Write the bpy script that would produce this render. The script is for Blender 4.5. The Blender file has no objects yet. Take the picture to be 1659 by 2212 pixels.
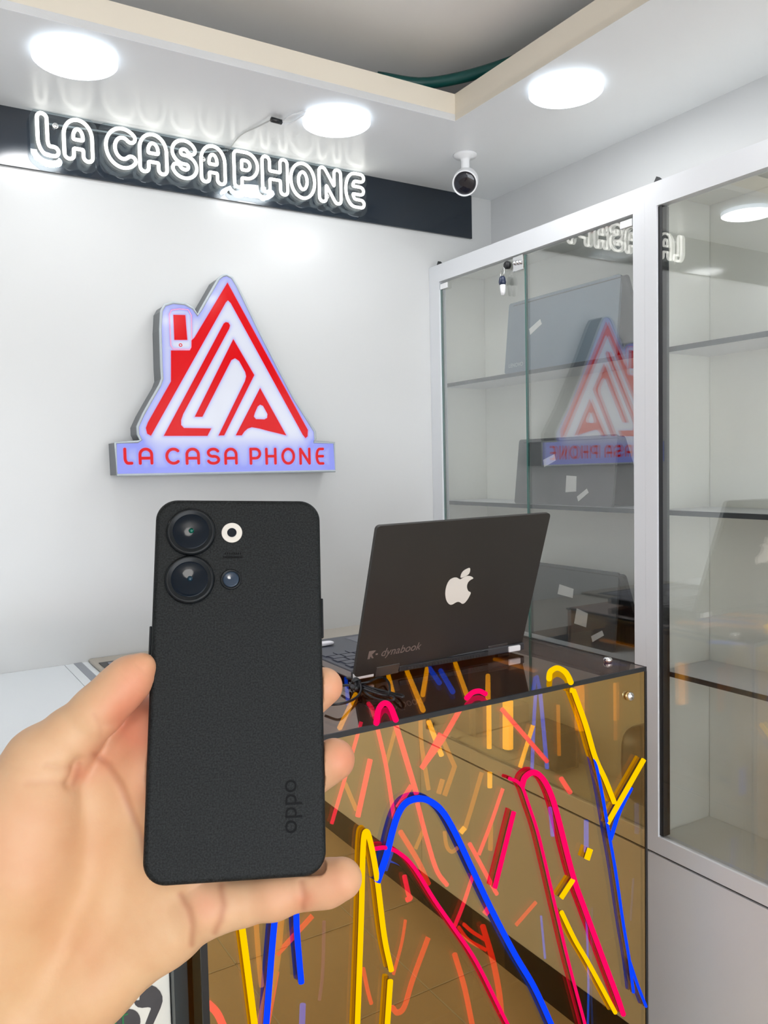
import bpy, math, random
import numpy as np
from mathutils import Vector, Matrix, geometry
random.seed(4); np.random.seed(4)
sc = bpy.context.scene
COL = sc.collection
# ------------------------------------------------------------------ camera, world, exposure
YAW, PITCH, ROLL, FPX = math.radians(31.4385), math.radians(-3.2492), math.radians(-1.2409), 1763.8
CX, CY = 829.5, 1106.0
CAM_H = 1.07                                   # camera height above the floor
def cam_rows():
    cy, sy = math.cos(YAW), math.sin(YAW)
    f = np.array([sy, cy, 0]); r = np.array([cy, -sy, 0]); u = np.array([0, 0, 1.])
    cp, sp = math.cos(PITCH), math.sin(PITCH)
    f2 = f*cp + u*sp; u2 = u*cp - f*sp
    cr, sr = math.cos(ROLL), math.sin(ROLL)
    return np.array([r*cr + u2*sr, -(-r*sr + u2*cr), f2])
M3 = cam_rows()
OFF = np.array([0, 0, CAM_H])
cd = bpy.data.cameras.new('camera'); cam = bpy.data.objects.new('camera', cd); COL.objects.link(cam)
cd.sensor_fit = 'HORIZONTAL'; cd.sensor_width = 36; cd.lens = 36*FPX/1659; cd.clip_start = 0.01; cd.clip_end = 50
R = Matrix((M3[0], -M3[1], -M3[2])).transposed()
cam.matrix_world = Matrix.Translation(Vector(OFF)) @ R.to_4x4()
sc.camera = cam
w = bpy.data.worlds.new('world'); sc.world = w; w.use_nodes = True
w.node_tree.nodes['Background'].inputs[0].default_value = (0.93, 0.96, 1.0, 1)
w.node_tree.nodes['Background'].inputs[1].default_value = 6.0
sc.view_settings.view_transform = 'Standard'; sc.view_settings.look = 'None'
sc.view_settings.gamma = 1; sc.view_settings.use_curve_mapping = False
sc.view_settings.exposure = -0.06
LAMP_E = 30.0                                   # radiance of the ceiling lamps
LETTER_E = 3.2
LOGO_E = 1.05
sc.cycles.use_denoising = True
sc.cycles.use_adaptive_sampling = True; sc.cycles.adaptive_threshold = 0.02
sc.cycles.max_bounces = 8; sc.cycles.transparent_max_bounces = 20; sc.cycles.glossy_bounces = 6
sc.cycles.sample_clamp_indirect = 4.0

# ------------------------------------------------------------------ geometry of the place (camera at the origin, metres)
H = 0.62                                        # ceiling above the camera
YB = 1.539; XC = 1.0732; XW = 1.255             # back wall, cabinet fronts, right wall
FL = -1.07                                      # floor
XL, YF = -1.9, -2.6                             # left wall, shop front
BX0, BX1, BY0, BY1, BZ = 0.2625, 0.948, 0.818, 1.25, -0.3055   # neon plinth
CZ = -0.345                                     # wall counter top
def ray(x, y): return M3.T @ np.array([(x-CX)/FPX, (y-CY)/FPX, 1.])
def on(x, y, ax, val): r = ray(x, y); return r*val/r[ax]
def onpl(x, y, p0, n): r = ray(x, y); return r*(np.dot(p0, n)/np.dot(r, n))
def camw(x, y, z): return M3.T @ np.array([(x-CX)/FPX*z, (y-CY)/FPX*z, z])

# ------------------------------------------------------------------ helpers
def mat(name, col, rough=0.5, metal=0.0, spec=0.5, bump=0.0, bscale=200, var=0.0, vscale=6, coat=0, emis=None, es=0, col2=None, rvar=0):
    m = bpy.data.materials.new(name); m.use_nodes = True; nt = m.node_tree; b = nt.nodes['Principled BSDF']
    b.inputs['Base Color'].default_value = (*col, 1); b.inputs['Roughness'].default_value = rough
    b.inputs['Metallic'].default_value = metal; b.inputs['Specular IOR Level'].default_value = spec
    b.inputs['Coat Weight'].default_value = coat
    if emis: b.inputs['Emission Color'].default_value = (*emis, 1); b.inputs['Emission Strength'].default_value = es
    tc = nt.nodes.new('ShaderNodeTexCoord')
    n = nt.nodes.new('ShaderNodeTexNoise'); n.inputs['Scale'].default_value = vscale; n.inputs['Detail'].default_value = 3
    nt.links.new(tc.outputs['Object'], n.inputs['Vector'])
    mx = nt.nodes.new('ShaderNodeMix'); mx.data_type = 'RGBA'
    c2 = col2 or tuple(c*(1-var) for c in col)
    mx.inputs[6].default_value = (*col, 1); mx.inputs[7].default_value = (*c2, 1)
    nt.links.new(n.outputs['Fac'], mx.inputs[0]); nt.links.new(mx.outputs[2], b.inputs['Base Color'])
    if bump:
        n2 = nt.nodes.new('ShaderNodeTexNoise'); n2.inputs['Scale'].default_value = bscale; n2.inputs['Detail'].default_value = 2
        nt.links.new(tc.outputs['Object'], n2.inputs['Vector'])
        bp = nt.nodes.new('ShaderNodeBump'); bp.inputs['Strength'].default_value = bump; bp.inputs['Distance'].default_value = 0.001
        nt.links.new(n2.outputs['Fac'], bp.inputs['Height']); nt.links.new(bp.outputs[0], b.inputs['Normal'])
    return m
def emat(name, col, strength):
    m = bpy.data.materials.new(name); m.use_nodes = True; nt = m.node_tree; nt.nodes.clear()
    o = nt.nodes.new('ShaderNodeOutputMaterial'); e = nt.nodes.new('ShaderNodeEmission')
    e.inputs[0].default_value = (*col, 1); e.inputs[1].default_value = strength
    nt.links.new(e.outputs[0], o.inputs[0]); return m
def panel_glass(name, tint, gcol, base, edge, rough=0.0, power=4.0, gtint=None):
    """clear sheet: transparent + mirror reflection that grows with the angle"""
    m = bpy.data.materials.new(name); m.use_nodes = True; nt = m.node_tree; nt.nodes.clear()
    o = nt.nodes.new('ShaderNodeOutputMaterial'); t = nt.nodes.new('ShaderNodeBsdfTransparent'); g = nt.nodes.new('ShaderNodeBsdfGlossy')
    t.inputs[0].default_value = (*tint, 1); g.inputs[0].default_value = (*gcol, 1); g.inputs['Roughness'].default_value = rough
    lw = nt.nodes.new('ShaderNodeLayerWeight'); lw.inputs[0].default_value = 0.5
    p = nt.nodes.new('ShaderNodeMath'); p.operation = 'POWER'; p.inputs[1].default_value = power
    k = nt.nodes.new('ShaderNodeMath'); k.operation = 'MULTIPLY_ADD'; k.inputs[1].default_value = edge-base; k.inputs[2].default_value = base
    mx = nt.nodes.new('ShaderNodeMixShader')
    nt.links.new(lw.outputs['Facing'], p.inputs[0]); nt.links.new(p.outputs[0], k.inputs[0]); nt.links.new(k.outputs[0], mx.inputs[0])
    nt.links.new(t.outputs[0], mx.inputs[1]); nt.links.new(g.outputs[0], mx.inputs[2]); nt.links.new(mx.outputs[0], o.inputs[0])
    return m

def thing(name, label, cat, loc=(0, 0, 0), group=None, mtx=None):
    o = bpy.data.objects.new(name, None); COL.objects.link(o); o.empty_display_size = 0.02
    o.matrix_world = mtx if mtx is not None else Matrix.Translation(Vector(np.array(loc)+OFF))
    o['label'] = label; o['category'] = cat
    if group: o['group'] = group
    return o
def tag(o, label, cat, group=None):
    o['label'] = label; o['category'] = cat
    if group: o['group'] = group
    return o
WM = {}
def mk(name, V, F, m, parent=None, smooth=False, bevel=0, label=None, struct=False):
    V = np.asarray(V, float) + OFF
    if parent is not None:
        WP = WM.get(parent.name) or parent.matrix_world.copy()
        inv = np.array(WP.inverted())
        L = V @ inv[:3, :3].T + inv[:3, 3]; W = WP
    else:
        c = (V.min(0)+V.max(0))/2; c[2] = V[:, 2].min(); L = V - c; W = Matrix.Translation(Vector(c))
    me = bpy.data.meshes.new(name); me.from_pydata([tuple(v) for v in L], [], [tuple(int(i) for i in f) for f in F]); me.update()
    o = bpy.data.objects.new(name, me); COL.objects.link(o)
    for mm in (m if isinstance(m, (list, tuple)) else [m]): me.materials.append(mm)
    if smooth: me.polygons.foreach_set('use_smooth', [True]*len(me.polygons))
    if parent is not None: o.parent = parent
    else: o.matrix_world = W
    WM[o.name] = W
    if bevel:
        md = o.modifiers.new('Bevel', 'BEVEL'); md.width = bevel; md.segments = 3; md.limit_method = 'ANGLE'; md.angle_limit = math.radians(40)
        md.harden_normals = False
    if label: o['label'] = label
    if struct: o['kind'] = 'structure'
    return o
class MB:
    def __init__(s): s.V = []; s.F = []
    def add(s, V, F):
        b = len(s.V); s.V += [tuple(v) for v in V]; s.F += [tuple(i+b for i in f) for f in F]; return s
    def box(s, x0, x1, y0, y1, z0, z1, T=None):
        V = [(x, y, z) for z in (z0, z1) for y in (y0, y1) for x in (x0, x1)]
        if T is not None: V = [T(v) for v in V]
        return s.add(V, [(0, 2, 3, 1), (4, 5, 7, 6), (0, 1, 5, 4), (2, 6, 7, 3), (0, 4, 6, 2), (1, 3, 7, 5)])
    def mk(s, name, m, parent=None, **k): return mk(name, s.V, s.F, m, parent, **k)
def smooth_path(P, n=6, closed=False):
    P = [np.array(p, float) for p in P]; out = []; N = len(P)
    if N < 3: return P
    for i in range(N if closed else N-1):
        p0 = P[(i-1) % N] if (closed or i > 0) else 2*P[0]-P[1]
        p1 = P[i]; p2 = P[(i+1) % N]
        p3 = P[(i+2) % N] if (closed or i+2 < N) else 2*P[-1]-P[-2]
        for k in range(n):
            t = k/n
            out.append(0.5*((2*p1)+(p2-p0)*t+(2*p0-5*p1+4*p2-p3)*t*t+(-p0+3*p1-3*p2+p3)*t**3))
    if not closed: out.append(P[-1])
    return out
def tube(P, r, n=10, closed=False, caps=True, V=None, F=None):
    P = [np.array(p, float) for p in P]; N = len(P); V = []; F = []
    up = None
    for i in range(N):
        a = P[i-1] if (i > 0 or closed) else P[i]; b = P[(i+1) % N] if (i < N-1 or closed) else P[i]
        t = b-a; t /= (np.linalg.norm(t)+1e-12)
        if up is None: up = np.cross(t, [0.3, 0.2, 1.0]); up /= np.linalg.norm(up)
        up = up-t*np.dot(up, t); up /= (np.linalg.norm(up)+1e-12); s = np.cross(t, up)
        rr = r[i] if hasattr(r, '__len__') else r
        for k in range(n):
            a_ = 2*math.pi*k/n; V.append(P[i]+rr*(math.cos(a_)*up+math.sin(a_)*s))
    for i in range(N if closed else N-1):
        j = (i+1) % N
        for k in range(n): F.append((i*n+k, i*n+(k+1) % n, j*n+(k+1) % n, j*n+k))
    if not closed and caps:
        F.append(tuple(reversed(range(n)))); F.append(tuple((N-1)*n+k for k in range(n)))
    return V, F
def lathe(prof, c, ax, n=40, ref=(0.1, 0.3, 1)):
    """prof: list of (radius, height along ax)"""
    ax = np.array(ax, float); ax /= np.linalg.norm(ax); u = np.cross(ax, ref); u /= np.linalg.norm(u); v = np.cross(ax, u); c = np.array(c, float)
    V = []; F = []
    for (r, h) in prof:
        for k in range(n):
            a = 2*math.pi*k/n; V.append(c+ax*h+r*(math.cos(a)*u+math.sin(a)*v))
    for i in range(len(prof)-1):
        for k in range(n): F.append((i*n+k, i*n+(k+1) % n, (i+1)*n+(k+1) % n, (i+1)*n+k))
    if prof[0][0] > 1e-6: F.append(tuple(reversed(range(n))))
    if prof[-1][0] > 1e-6: F.append(tuple((len(prof)-1)*n+k for k in range(n)))
    return V, F
def prism(loops, n, d):
    """filled polygon with holes (3D loops), extruded by n*d"""
    n = np.array(n, float); tris = geometry.tessellate_polygon([[Vector(p) for p in L] for L in loops])
    P = [np.array(p, float) for L in loops for p in L]; N = len(P)
    V = P+[p+n*d for p in P]; F = []
    for t in tris: F.append(tuple(t)); F.append(tuple(i+N for i in reversed(t)))
    b = 0
    for L in loops:
        for i in range(len(L)):
            j = (i+1) % len(L); F.append((b+i, b+j, b+j+N, b+i+N))
        b += len(L)
    return V, F
def text_mesh(s, size, ext, basis, name, m, parent, origin, shear=0, align='LEFT'):
    cu = bpy.data.curves.new('t', 'FONT'); cu.body = s; cu.size = size; cu.extrude = ext; cu.shear = shear; cu.align_x = align
    ob = bpy.data.objects.new('t', cu); COL.objects.link(ob)
    dg = bpy.context.evaluated_depsgraph_get(); me = bpy.data.meshes.new_from_object(ob.evaluated_get(dg))
    V = np.array([v.co[:] for v in me.vertices]); F = [tuple(p.vertices) for p in me.polygons]
    bpy.data.objects.remove(ob); bpy.data.curves.remove(cu); bpy.data.meshes.remove(me)
    B = np.array(basis, float); V = V @ B + np.array(origin)
    return mk(name, V, F, m, parent)
def contours(field, xs, ys):
    """marching squares at 0 -> closed loops"""
    nx, ny = field.shape; segs = {}
    def pt(key):
        (i, j), (k, l) = key; a = field[i, j]; b = field[k, l]; t = a/(a-b)
        return (xs[i]+(xs[k]-xs[i])*t, ys[j]+(ys[l]-ys[j])*t)
    ins = field < 0
    c4 = ins[:-1, :-1].astype(int)+ins[1:, :-1]+ins[1:, 1:]+ins[:-1, 1:]
    adj = {}
    for i, j in np.argwhere((c4 > 0) & (c4 < 4)):
        c = [(i, j), (i+1, j), (i+1, j+1), (i, j+1)]; e = []
        for k in range(4):
            a, b = c[k], c[(k+1) % 4]
            if ins[a] != ins[b]: e.append(tuple(sorted((a, b))))
        if len(e) == 2: prs = [(e[0], e[1])]
        else: prs = [(e[0], e[1]), (e[2], e[3])]
        for a, b in prs: adj.setdefault(a, []).append(b); adj.setdefault(b, []).append(a)
    loops = []; seen = set()
    for s in adj:
        if s in seen: continue
        L = [s]; seen.add(s); cur = s
        while True:
            nx_ = [q for q in adj[cur] if q not in seen]
            if not nx_: break
            cur = nx_[0]; seen.add(cur); L.append(cur)
        if len(L) > 6: loops.append([pt(k) for k in L])
    return loops
# rounded stroke alphabet: polylines in a box of width w, height 1
def arc(cx, cy, rx, ry, a0, a1, n=14): return [(cx+rx*math.cos(math.radians(a0+(a1-a0)*i/n)), cy+ry*math.sin(math.radians(a0+(a1-a0)*i/n))) for i in range(n+1)]
GL = {
 'L': [[(.06, 1)]+[(.06, .45)]+arc(.42, .36, .36, .36, 180, 270)+[(.8, 0)]],
 'A': [[(0, 0), (0, .6)]+arc(.4, .6, .4, .4, 180, 0)+[(.8, 0)], [(0, .36), (.8, .36)]],
 'C': [arc(.5, .5, .5, .5, 48, 312, 26)],
 'S': [arc(.42, .74, .36, .26, 25, 270, 16)+arc(.42, .25, .38, .25, 88, -160, 16)],
 'P': [[(0, 0), (0, 1), (.3, 1)]+arc(.38, .68, .36, .32, 90, -90)+[(0, .36)]],
 'H': [[(0, 0), (0, 1)], [(.75, 0), (.75, 1)], [(0, .5), (.75, .5)]],
 'O': [arc(.45, .5, .45, .5, 0, 360, 30)],
 'N': [[(0, 0), (0, 1), (.7, 0), (.7, 1)]],
 'E': [[(.7, 1), (.35, 1)]+arc(.35, .5, .35, .5, 90, 270)+[(.7, 0)], [(.02, .5), (.68, .5)]],
}
def seg_dist(X, Y, polys):
    d = np.full(X.shape, 1e9)
    for P in polys:
        for (x0, y0), (x1, y1) in zip(P[:-1], P[1:]):
            dx, dy = x1-x0, y1-y0; L2 = dx*dx+dy*dy+1e-12
            t = np.clip(((X-x0)*dx+(Y-y0)*dy)/L2, 0, 1); d = np.minimum(d, np.hypot(X-x0-t*dx, Y-y0-t*dy))
    return d
def glyph_polys(ch, x0, x1, z0, z1, inset):
    P = GL[ch]; mx = max(p[0] for s in P for p in s); W = (x1-x0-2*inset)/mx; Hh = z1-z0-2*inset
    return [[(x0+inset+p[0]*W, z0+inset+p[1]*Hh) for p in s] for s in P]
def stroke_loops(polys, r, step):
    xs_ = [p[0] for s in polys for p in s]; zs_ = [p[1] for s in polys for p in s]
    xs = np.arange(min(xs_)-r-3*step, max(xs_)+r+3*step, step); zs = np.arange(min(zs_)-r-3*step, max(zs_)+r+3*step, step)
    X, Z = np.meshgrid(xs, zs, indexing='ij')
    return contours(seg_dist(X, Z, polys)-r, xs, zs)
def poly_sd(X, Y, L):
    """signed distance to closed polygon (negative inside)"""
    d = seg_dist(X, Y, [list(L)+[L[0]]]); ins = np.zeros(X.shape, bool)
    for (x0, y0), (x1, y1) in zip(L, list(L[1:])+[L[0]]):
        c = ((y0 > Y) != (y1 > Y)) & (X < (x1-x0)*(Y-y0)/((y1-y0) if abs(y1-y0) > 1e-12 else 1e-12)+x0); ins ^= c
    return np.where(ins, -d, d)
def nest(loops):
    """group loops into outer + holes"""
    def area(L): return abs(sum(L[i][0]*L[(i+1) % len(L)][1]-L[(i+1) % len(L)][0]*L[i][1] for i in range(len(L))))/2
    loops = sorted(loops, key=area, reverse=True); out = []
    for L in loops:
        x, y = L[0]; par = None
        for G in out:
            if float(poly_sd(np.array([x]), np.array([y]), G[0])[0]) < 0: par = G
        if par is not None: par.append(L)
        else: out.append([L])
    return out

# ------------------------------------------------------------------ materials
m_wall = mat('wall_laminate', (.60, .61, .61), .22, spec=.45, var=.03, vscale=2)
m_paint = mat('wall_paint', (.64, .65, .66), .5, var=.03, vscale=3)
m_soffit = mat('soffit_paint', (.84, .86, .88), .28, spec=.5, var=.03, vscale=3)
m_cream = mat('cream_paint', (.80, .74, .63), .5, var=.06, vscale=5)
m_upper = mat('upper_ceiling_paint', (.95, .93, .90), .7, var=.05, vscale=3)
m_navy = mat('navy_gloss', (.010, .017, .028), .12, spec=.6, var=.2)
m_white = mat('white_melamine', (.71, .73, .76), .3, var=.02)
m_inner = mat('cabinet_inner', (.92, .92, .86), .45, var=.05, vscale=4)
m_black = mat('black_rubber', (.012, .013, .015), .4)
m_edge = mat('dark_shelf_edge', (.03, .04, .05), .3)
m_floor = mat('floor_tile', (.52, .41, .28), .25, var=.15, vscale=3)
m_skirt = mat('black_skirting', (.012, .011, .010), .2)
m_chrome = mat('chrome', (.75, .75, .76), .12, metal=1)
m_metal = mat('grey_metal', (.20, .21, .23), .35, metal=.7)
m_steel = mat('brushed_steel', (.5, .51, .53), .3, metal=.9)
m_glass = panel_glass('clear_glass', (.975, .985, .98), (1, 1, 1), .13, .85, power=3.2)
m_acryl = panel_glass('clear_acrylic', (.86, .90, .92), (1, 1, 1), .035, .8, power=3.0)
m_gedge = mat('green_glass_edge', (.05, .17, .15), .15, spec=.6)
m_amber_f = panel_glass('amber_mirror_acrylic', (.85, .72, .50), (.86, .66, .32), .42, .9, power=4)
m_amber_t = panel_glass('smoked_mirror_top', (.80, .66, .50), (.72, .62, .58), .30, .85, power=2.6)
m_amber_s = mat('amber_inner_panel', (.10, .045, .012), .12, spec=.6)
m_lamp = emat('lamp_diffuser', (.97, .985, 1.0), LAMP_E)
m_lampside = emat('lamp_rim_glow', (.80, .90, 1.0), 2.6)
m_letters = emat('white_neon', (1.0, 1.0, .93), LETTER_E)
m_plastic = mat('white_plastic', (.82, .83, .85), .3)
m_dark = mat('dark_gloss', (.01, .011, .018), .06, spec=.6)

# ------------------------------------------------------------------ room shell
def wallbox(name, a, m): return MB().box(*a).mk(name, m, struct=True)
wallbox('floor', (XL-.1, XW+.3, YF-.1, YB+.1, FL-.05, FL), m_floor)
wallbox('wall_back', (XL, XW+.1, YB, YB+.1, FL, 1.0), m_wall)
wallbox('wall_right', (XW, XW+.1, YF, YB, FL, 1.0), m_paint)
wallbox('wall_left', (XL-.1, XL, YF, YB+.1, FL, 1.0), m_paint)
# shop front: unseen wall, its opening widened to let in more daylight
MB().box(XL, -1.75, YF-.1, YF, FL, 1.0).box(1.07, XW, YF-.1, YF, FL, 1.0).box(-1.75, 1.07, YF-.1, YF, .56, 1.0).box(-1.75, 1.07, YF-.1, YF, FL, FL+.05).mk('wall_front', m_paint, struct=True)
CXE, CYE, CXA, CYA = .9142, 1.2189, -1.15, -2.1   # recess in the soffit
hs = .048
fb = MB()
fb.box(CXE, XW, CYA, CYE, H, H+.012).box(XL, XW, CYE, YB, H, H+.012).box(XL, CXA, CYA, CYE, H, H+.012).box(XL, XW, YF, CYA, H, H+.012)
fb.mk('ceiling', m_soffit, struct=True)
fa = MB()
fa.box(CXA-.012, CXE+.012, CYE, CYE+.012, H+.0005, H+hs).box(CXE, CXE+.012, CYA, CYE, H+.0005, H+hs)
fa.box(CXA-.012, CXA, CYA, CYE, H+.0005, H+hs).box(CXA, CXE, CYA-.012, CYA, H+.0005, H+hs)
fa.mk('trim_1', m_cream, struct=True)
wallbox('ceiling_upper', (XL, XW, YF, YB, H+.12, H+.14), m_upper)
MB().box(XL, XC+.12, YB-.006, YB, .522, H).mk('trim_2', m_navy, struct=True)
MB().box(XC, XC+.012, YF, BY1+.28, FL, -.992).mk('baseboard_right', m_skirt, struct=True)
# floor tile joints
tj = MB()
for k in range(-6, 6): tj.box(.3*k-.0015, .3*k+.0015, YF, YB, FL, FL+.0008)
for k in range(-9, 6): tj.box(XL, XW, .3*k-.0015, .3*k+.0015, FL, FL+.0008)
tj.mk('trim_3', mat('tile_grout', (.45, .42, .36), .7), struct=True)

# ------------------------------------------------------------------ ceiling lamps
def lamp(x, y, label):
    t = thing('ceiling_lamp', label, 'ceiling lamp', (x, y, H), 'round ceiling lamps')
    V, F = lathe([(.0575, 0), (.0605, -.0015), (.0605, -.0095), (.0592, -.0105), (.0588, -.0100)], (x, y, H), (0, 0, 1), 64)
    mk('rim', V, F, m_lampside, t, smooth=False)
    V, F = lathe([(.0588, -.0100), (.057, -.0104), (.045, -.0107), (.02, -.0109), (0.0001, -.0110)], (x, y, H), (0, 0, 1), 64)
    mk('diffuser', V, F, m_lamp, t, smooth=True)
    return t
L0 = lamp(.2733, 1.2996, 'round white ceiling lamp above the first letters of the sign, largest in view')
LAMPS = [(.7201, 1.3111, 'round white ceiling lamp with a wire connector beside it, middle of the three'),
         (.9955, 1.0217, 'round white ceiling lamp above the glass cabinets, rightmost of the three')]
OTHER = [(-.17, 1.30, 'first left of the sign'), (-.62, 1.30, 'second left of the sign'), (1.0, .57, 'first along the cabinets'), (1.0, .12, 'second along the cabinets'), (1.0, -.35, 'third along the cabinets'), (1.0, -.85, 'fourth along the cabinets'), (1.0, -1.4, 'last along the cabinets'), (-1.4, .6, 'first along the left wall'), (-1.4, -.2, 'middle one along the left wall'), (-1.4, -1.2, 'last along the left wall'), (-.3, -2.3, 'left one over the shop front'), (.4, -2.3, 'right one over the shop front')]
for i, (x, y, lb) in enumerate(LAMPS+[(a, b, 'round ceiling lamp outside the picture, '+c_) for a, b, c_ in OTHER]):
    c = L0.copy(); COL.objects.link(c); c.location = Vector((x, y, H+CAM_H)); c['label'] = lb
    for ch in list(L0.children):
        d = ch.copy(); COL.objects.link(d); d.parent = c
pt = thing('fill_globe', 'added white fill light globe in the ceiling recess, outside the picture', 'fill light', (-.35, -.55, H+.02))  # added globe, no known lamp; brightens the upper ceiling and the hand
V, F = lathe([(.0001, -.07), (.03, -.063), (.055, -.043), (.07, 0), (.055, .043), (.03, .063), (.0001, .07)], (-.35, -.55, H+.02), (0, 0, 1), 32); mk('globe', V, F, emat('fill_globe_glow', (1.0, .97, .92), 26.0), pt, smooth=True)
V, F = tube([(-.35, -.55, H+.085), (-.35, -.55, H+.12)], .006, 10); mk('stem', V, F, m_chrome, pt)
# wire connector by the middle lamp
t = thing('wire_connector', 'small black cable connector hanging on white wires beside the middle ceiling lamp', 'connector', (.63, 1.372, H-.006))
V, F = tube([on(586, 258, 2, H-.006), on(608, 264, 2, H-.006)], .0045, 8); mk('plug', V, F, m_black, t, smooth=True)
V, F = tube(smooth_path([on(608, 264, 2, H-.006), on(625, 252, 2, H-.004), on(640, 246, 2, H-.002), on(662, 240, 2, H-.002)]), .0014, 8); mk('wire', V, F, m_plastic, t, smooth=True)
V, F = tube(smooth_path([on(605, 266, 2, H-.006), on(622, 268, 2, H-.004), on(636, 262, 2, H-.003), on(660, 246, 2, H-.002)]), .0014, 8); mk('wire', V, F, m_plastic, t, smooth=True)
V, F = tube(smooth_path([on(588, 258, 2, H-.006), on(560, 272, 2, H-.003), on(520, 292, 2, H-.002), np.array([.60, 1.528, H-.004])]), .0012, 8); mk('wire', V, F, mat('grey_wire', (.45, .46, .46), .5), t, smooth=True, label='thin grey wire')
# green cable in the ceiling recess
V, F = tube(smooth_path([np.array([.80, 1.30, H+.085]), np.array([.88, 1.255, H+.074]), np.array([.96, 1.16, H+.08]), np.array([1.03, 1.02, H+.095])]), .010, 10)
tag(mk('cable_conduit', V, F, mat('green_conduit', (.0, .06, .055), .4), smooth=True), 'dark green conduit lying in the corner of the ceiling recess', 'conduit')

# ------------------------------------------------------------------ security camera
cb = on(1005, 334, 2, H)
t = thing('security_camera', 'white bullet security camera with black round face, hanging from the ceiling corner', 'camera', cb)
V, F = lathe([(.0235, 0), (.0235, -.003), (.021, -.006), (.010, -.008), (.0085, -.014), (.009, -.03), (.011, -.034)], cb, (0, 0, 1)); mk('mount', V, F, m_plastic, t, smooth=True, bevel=0)
bd = cb+np.array([0, 0, -.052]); dirn = -bd/np.linalg.norm(bd); dirn = dirn+np.array([-.10, .02, -.22]); dirn /= np.linalg.norm(dirn)
V, F = lathe([(.0001, -.034), (.012, -.033), (.020, -.026), (.0245, -.012), (.0255, .004), (.025, .020), (.0245, .026), (.0228, .0265), (.0225, .022)], bd, dirn); bo = mk('body', V, F, m_plastic, t, smooth=True)
V, F = lathe([(.0225, .0215), (.020, .0235), (.010, .0250), (.0001, .0255)], bd, dirn); mk('lens_face', V, F, m_dark, bo, smooth=True)
V, F = lathe([(.0035, 0), (.0035, -.0022), (.002, -.003)], cb+np.array([.012, .010, -.003]), (0, 0, 1), 16); mk('screw', V, F, m_steel, t, smooth=True)

# ------------------------------------------------------------------ neon letter sign
SY = YB-.026
SIGN = [('L', 150, 265), ('A', 268, 412), ('C', 450, 598), ('A', 596, 732), ('S', 732, 861), ('A', 862, 983), ('P', 1005, 1124), ('H', 1127, 1252), ('O', 1250, 1369), ('N', 1373, 1482), ('E', 1488, 1581)]
t = thing('neon_sign', 'white glowing neon letter sign reading LA CASA PHONE on clear acrylic over the navy band', 'neon sign', (.58, SY, .54))
z0, z1 = .5385, .6155; TR = .0032
for ch, a, b in SIGN:
    a, b = a*.5003, b*.5003
    ym = 250+a*.198+60
    x0 = on(a, ym, 1, SY)[0]; x1 = on(b, ym+12, 1, SY)[0]
    hw = .0088 if ch != 'O' else .0094
    polys = glyph_polys(ch, x0, x1, z0, z1, hw+TR)
    V = []; F = []
    for L in stroke_loops(polys, hw-.001, .0009):
        L = L[::2]
        P = [np.array([x, SY, z]) for x, z in L]
        P = [(P[i-1]+2*P[i]+P[(i+1) % len(P)])/4 for i in range(len(P))]
        v, f = tube(P, TR, 8, closed=True); bb = len(V); V += v; F += [tuple(q+bb for q in ff) for ff in f]
    mk('letter', V, F, m_letters, t, smooth=True)
# clear backing plates (three words)
for wi, (i0, i1) in enumerate(((0, 2), (2, 6), (6, 11))):
    polys = []
    for ch, a, b in SIGN[i0:i1]:
        a, b = a*.5003, b*.5003; ym = 250+a*.198+60
        polys += glyph_polys(ch, on(a, ym, 1, SY)[0], on(b, ym+12, 1, SY)[0], z0-.006, z1, .014)
    xs_ = [p[0] for s in polys for p in s]
    polys.append([(min(xs_), z0+.012), (max(xs_), z0+.012)]); polys.append([(min(xs_), z1-.016), (max(xs_), z1-.016)])
    lp = stroke_loops(polys, .021, .002); G = nest(lp)
    V, F = prism([[np.array([x, SY+.006, min(z, H-.002)]) for x, z in G[0][0][::2]]], (0, 1, 0), .004)
    mk('backing_plate', V, F, m_acryl, t)
for px, py in ((119, 273), (437, 345), (705, 425)):
    c = on(px, py, 1, SY+.004); V, F = lathe([(.005, -.004), (.005, .004), (.003, .0055)], c, (0, -1, 0), 20); mk('standoff_screw', V, F, m_chrome, t, smooth=True)
V, F = tube(smooth_path([np.array([.27, SY+.012, .600]), np.array([.40, SY+.014, .606]), np.array([.52, SY+.012, .598]), np.array([.60, YB-.010, H-.004])]), .0016, 8)
mk('power_wire', V, F, mat('clear_wire', (.35, .36, .37), .3), t, smooth=True)

# ------------------------------------------------------------------ illuminated logo sign
LY = YB-.05
def lz(x, y, Y=LY): return on(200+.36166*x, 560+.36166*y, 1, Y)
body = [(145, 1290), (135, 1097), (270, 1090), (288, 1080), (270, 1045), (268, 1000), (300, 930), (345, 850), (400, 755), (415, 715), (410, 640), (404, 420), (410, 310), (430, 275), (480, 260), (550, 268), (597, 293), (625, 335), (650, 295), (700, 208), (750, 120), (775, 100), (800, 95), (832, 112), (862, 160), (900, 238), (1000, 445), (1100, 640), (1200, 832), (1300, 990), (1325, 1030), (1328, 1075), (1318, 1092), (1441, 1097), (1447, 1265)]
B3 = [lz(*p) for p in body]; B2 = [(p[0], p[2]) for p in B3]
xb0, xb1 = B2[0][0], B2[-1][0]
t = thing('logo_sign', 'backlit house shaped logo sign in red, white and violet reading LA CASA PHONE', 'sign', (.57, LY, -.01))
V, F = prism([B3], (0, 1, 0), .05); mk('casing', V, F, mat('grey_sign_casing', (.10, .11, .12), .35), t)
V, F = tube([p+np.array([0, -.001, 0]) for p in B3], .0026, 8, closed=True); mk('rim', V, F, mat('pale_sign_rim', (.42, .47, .50), .3), t, smooth=True)
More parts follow.
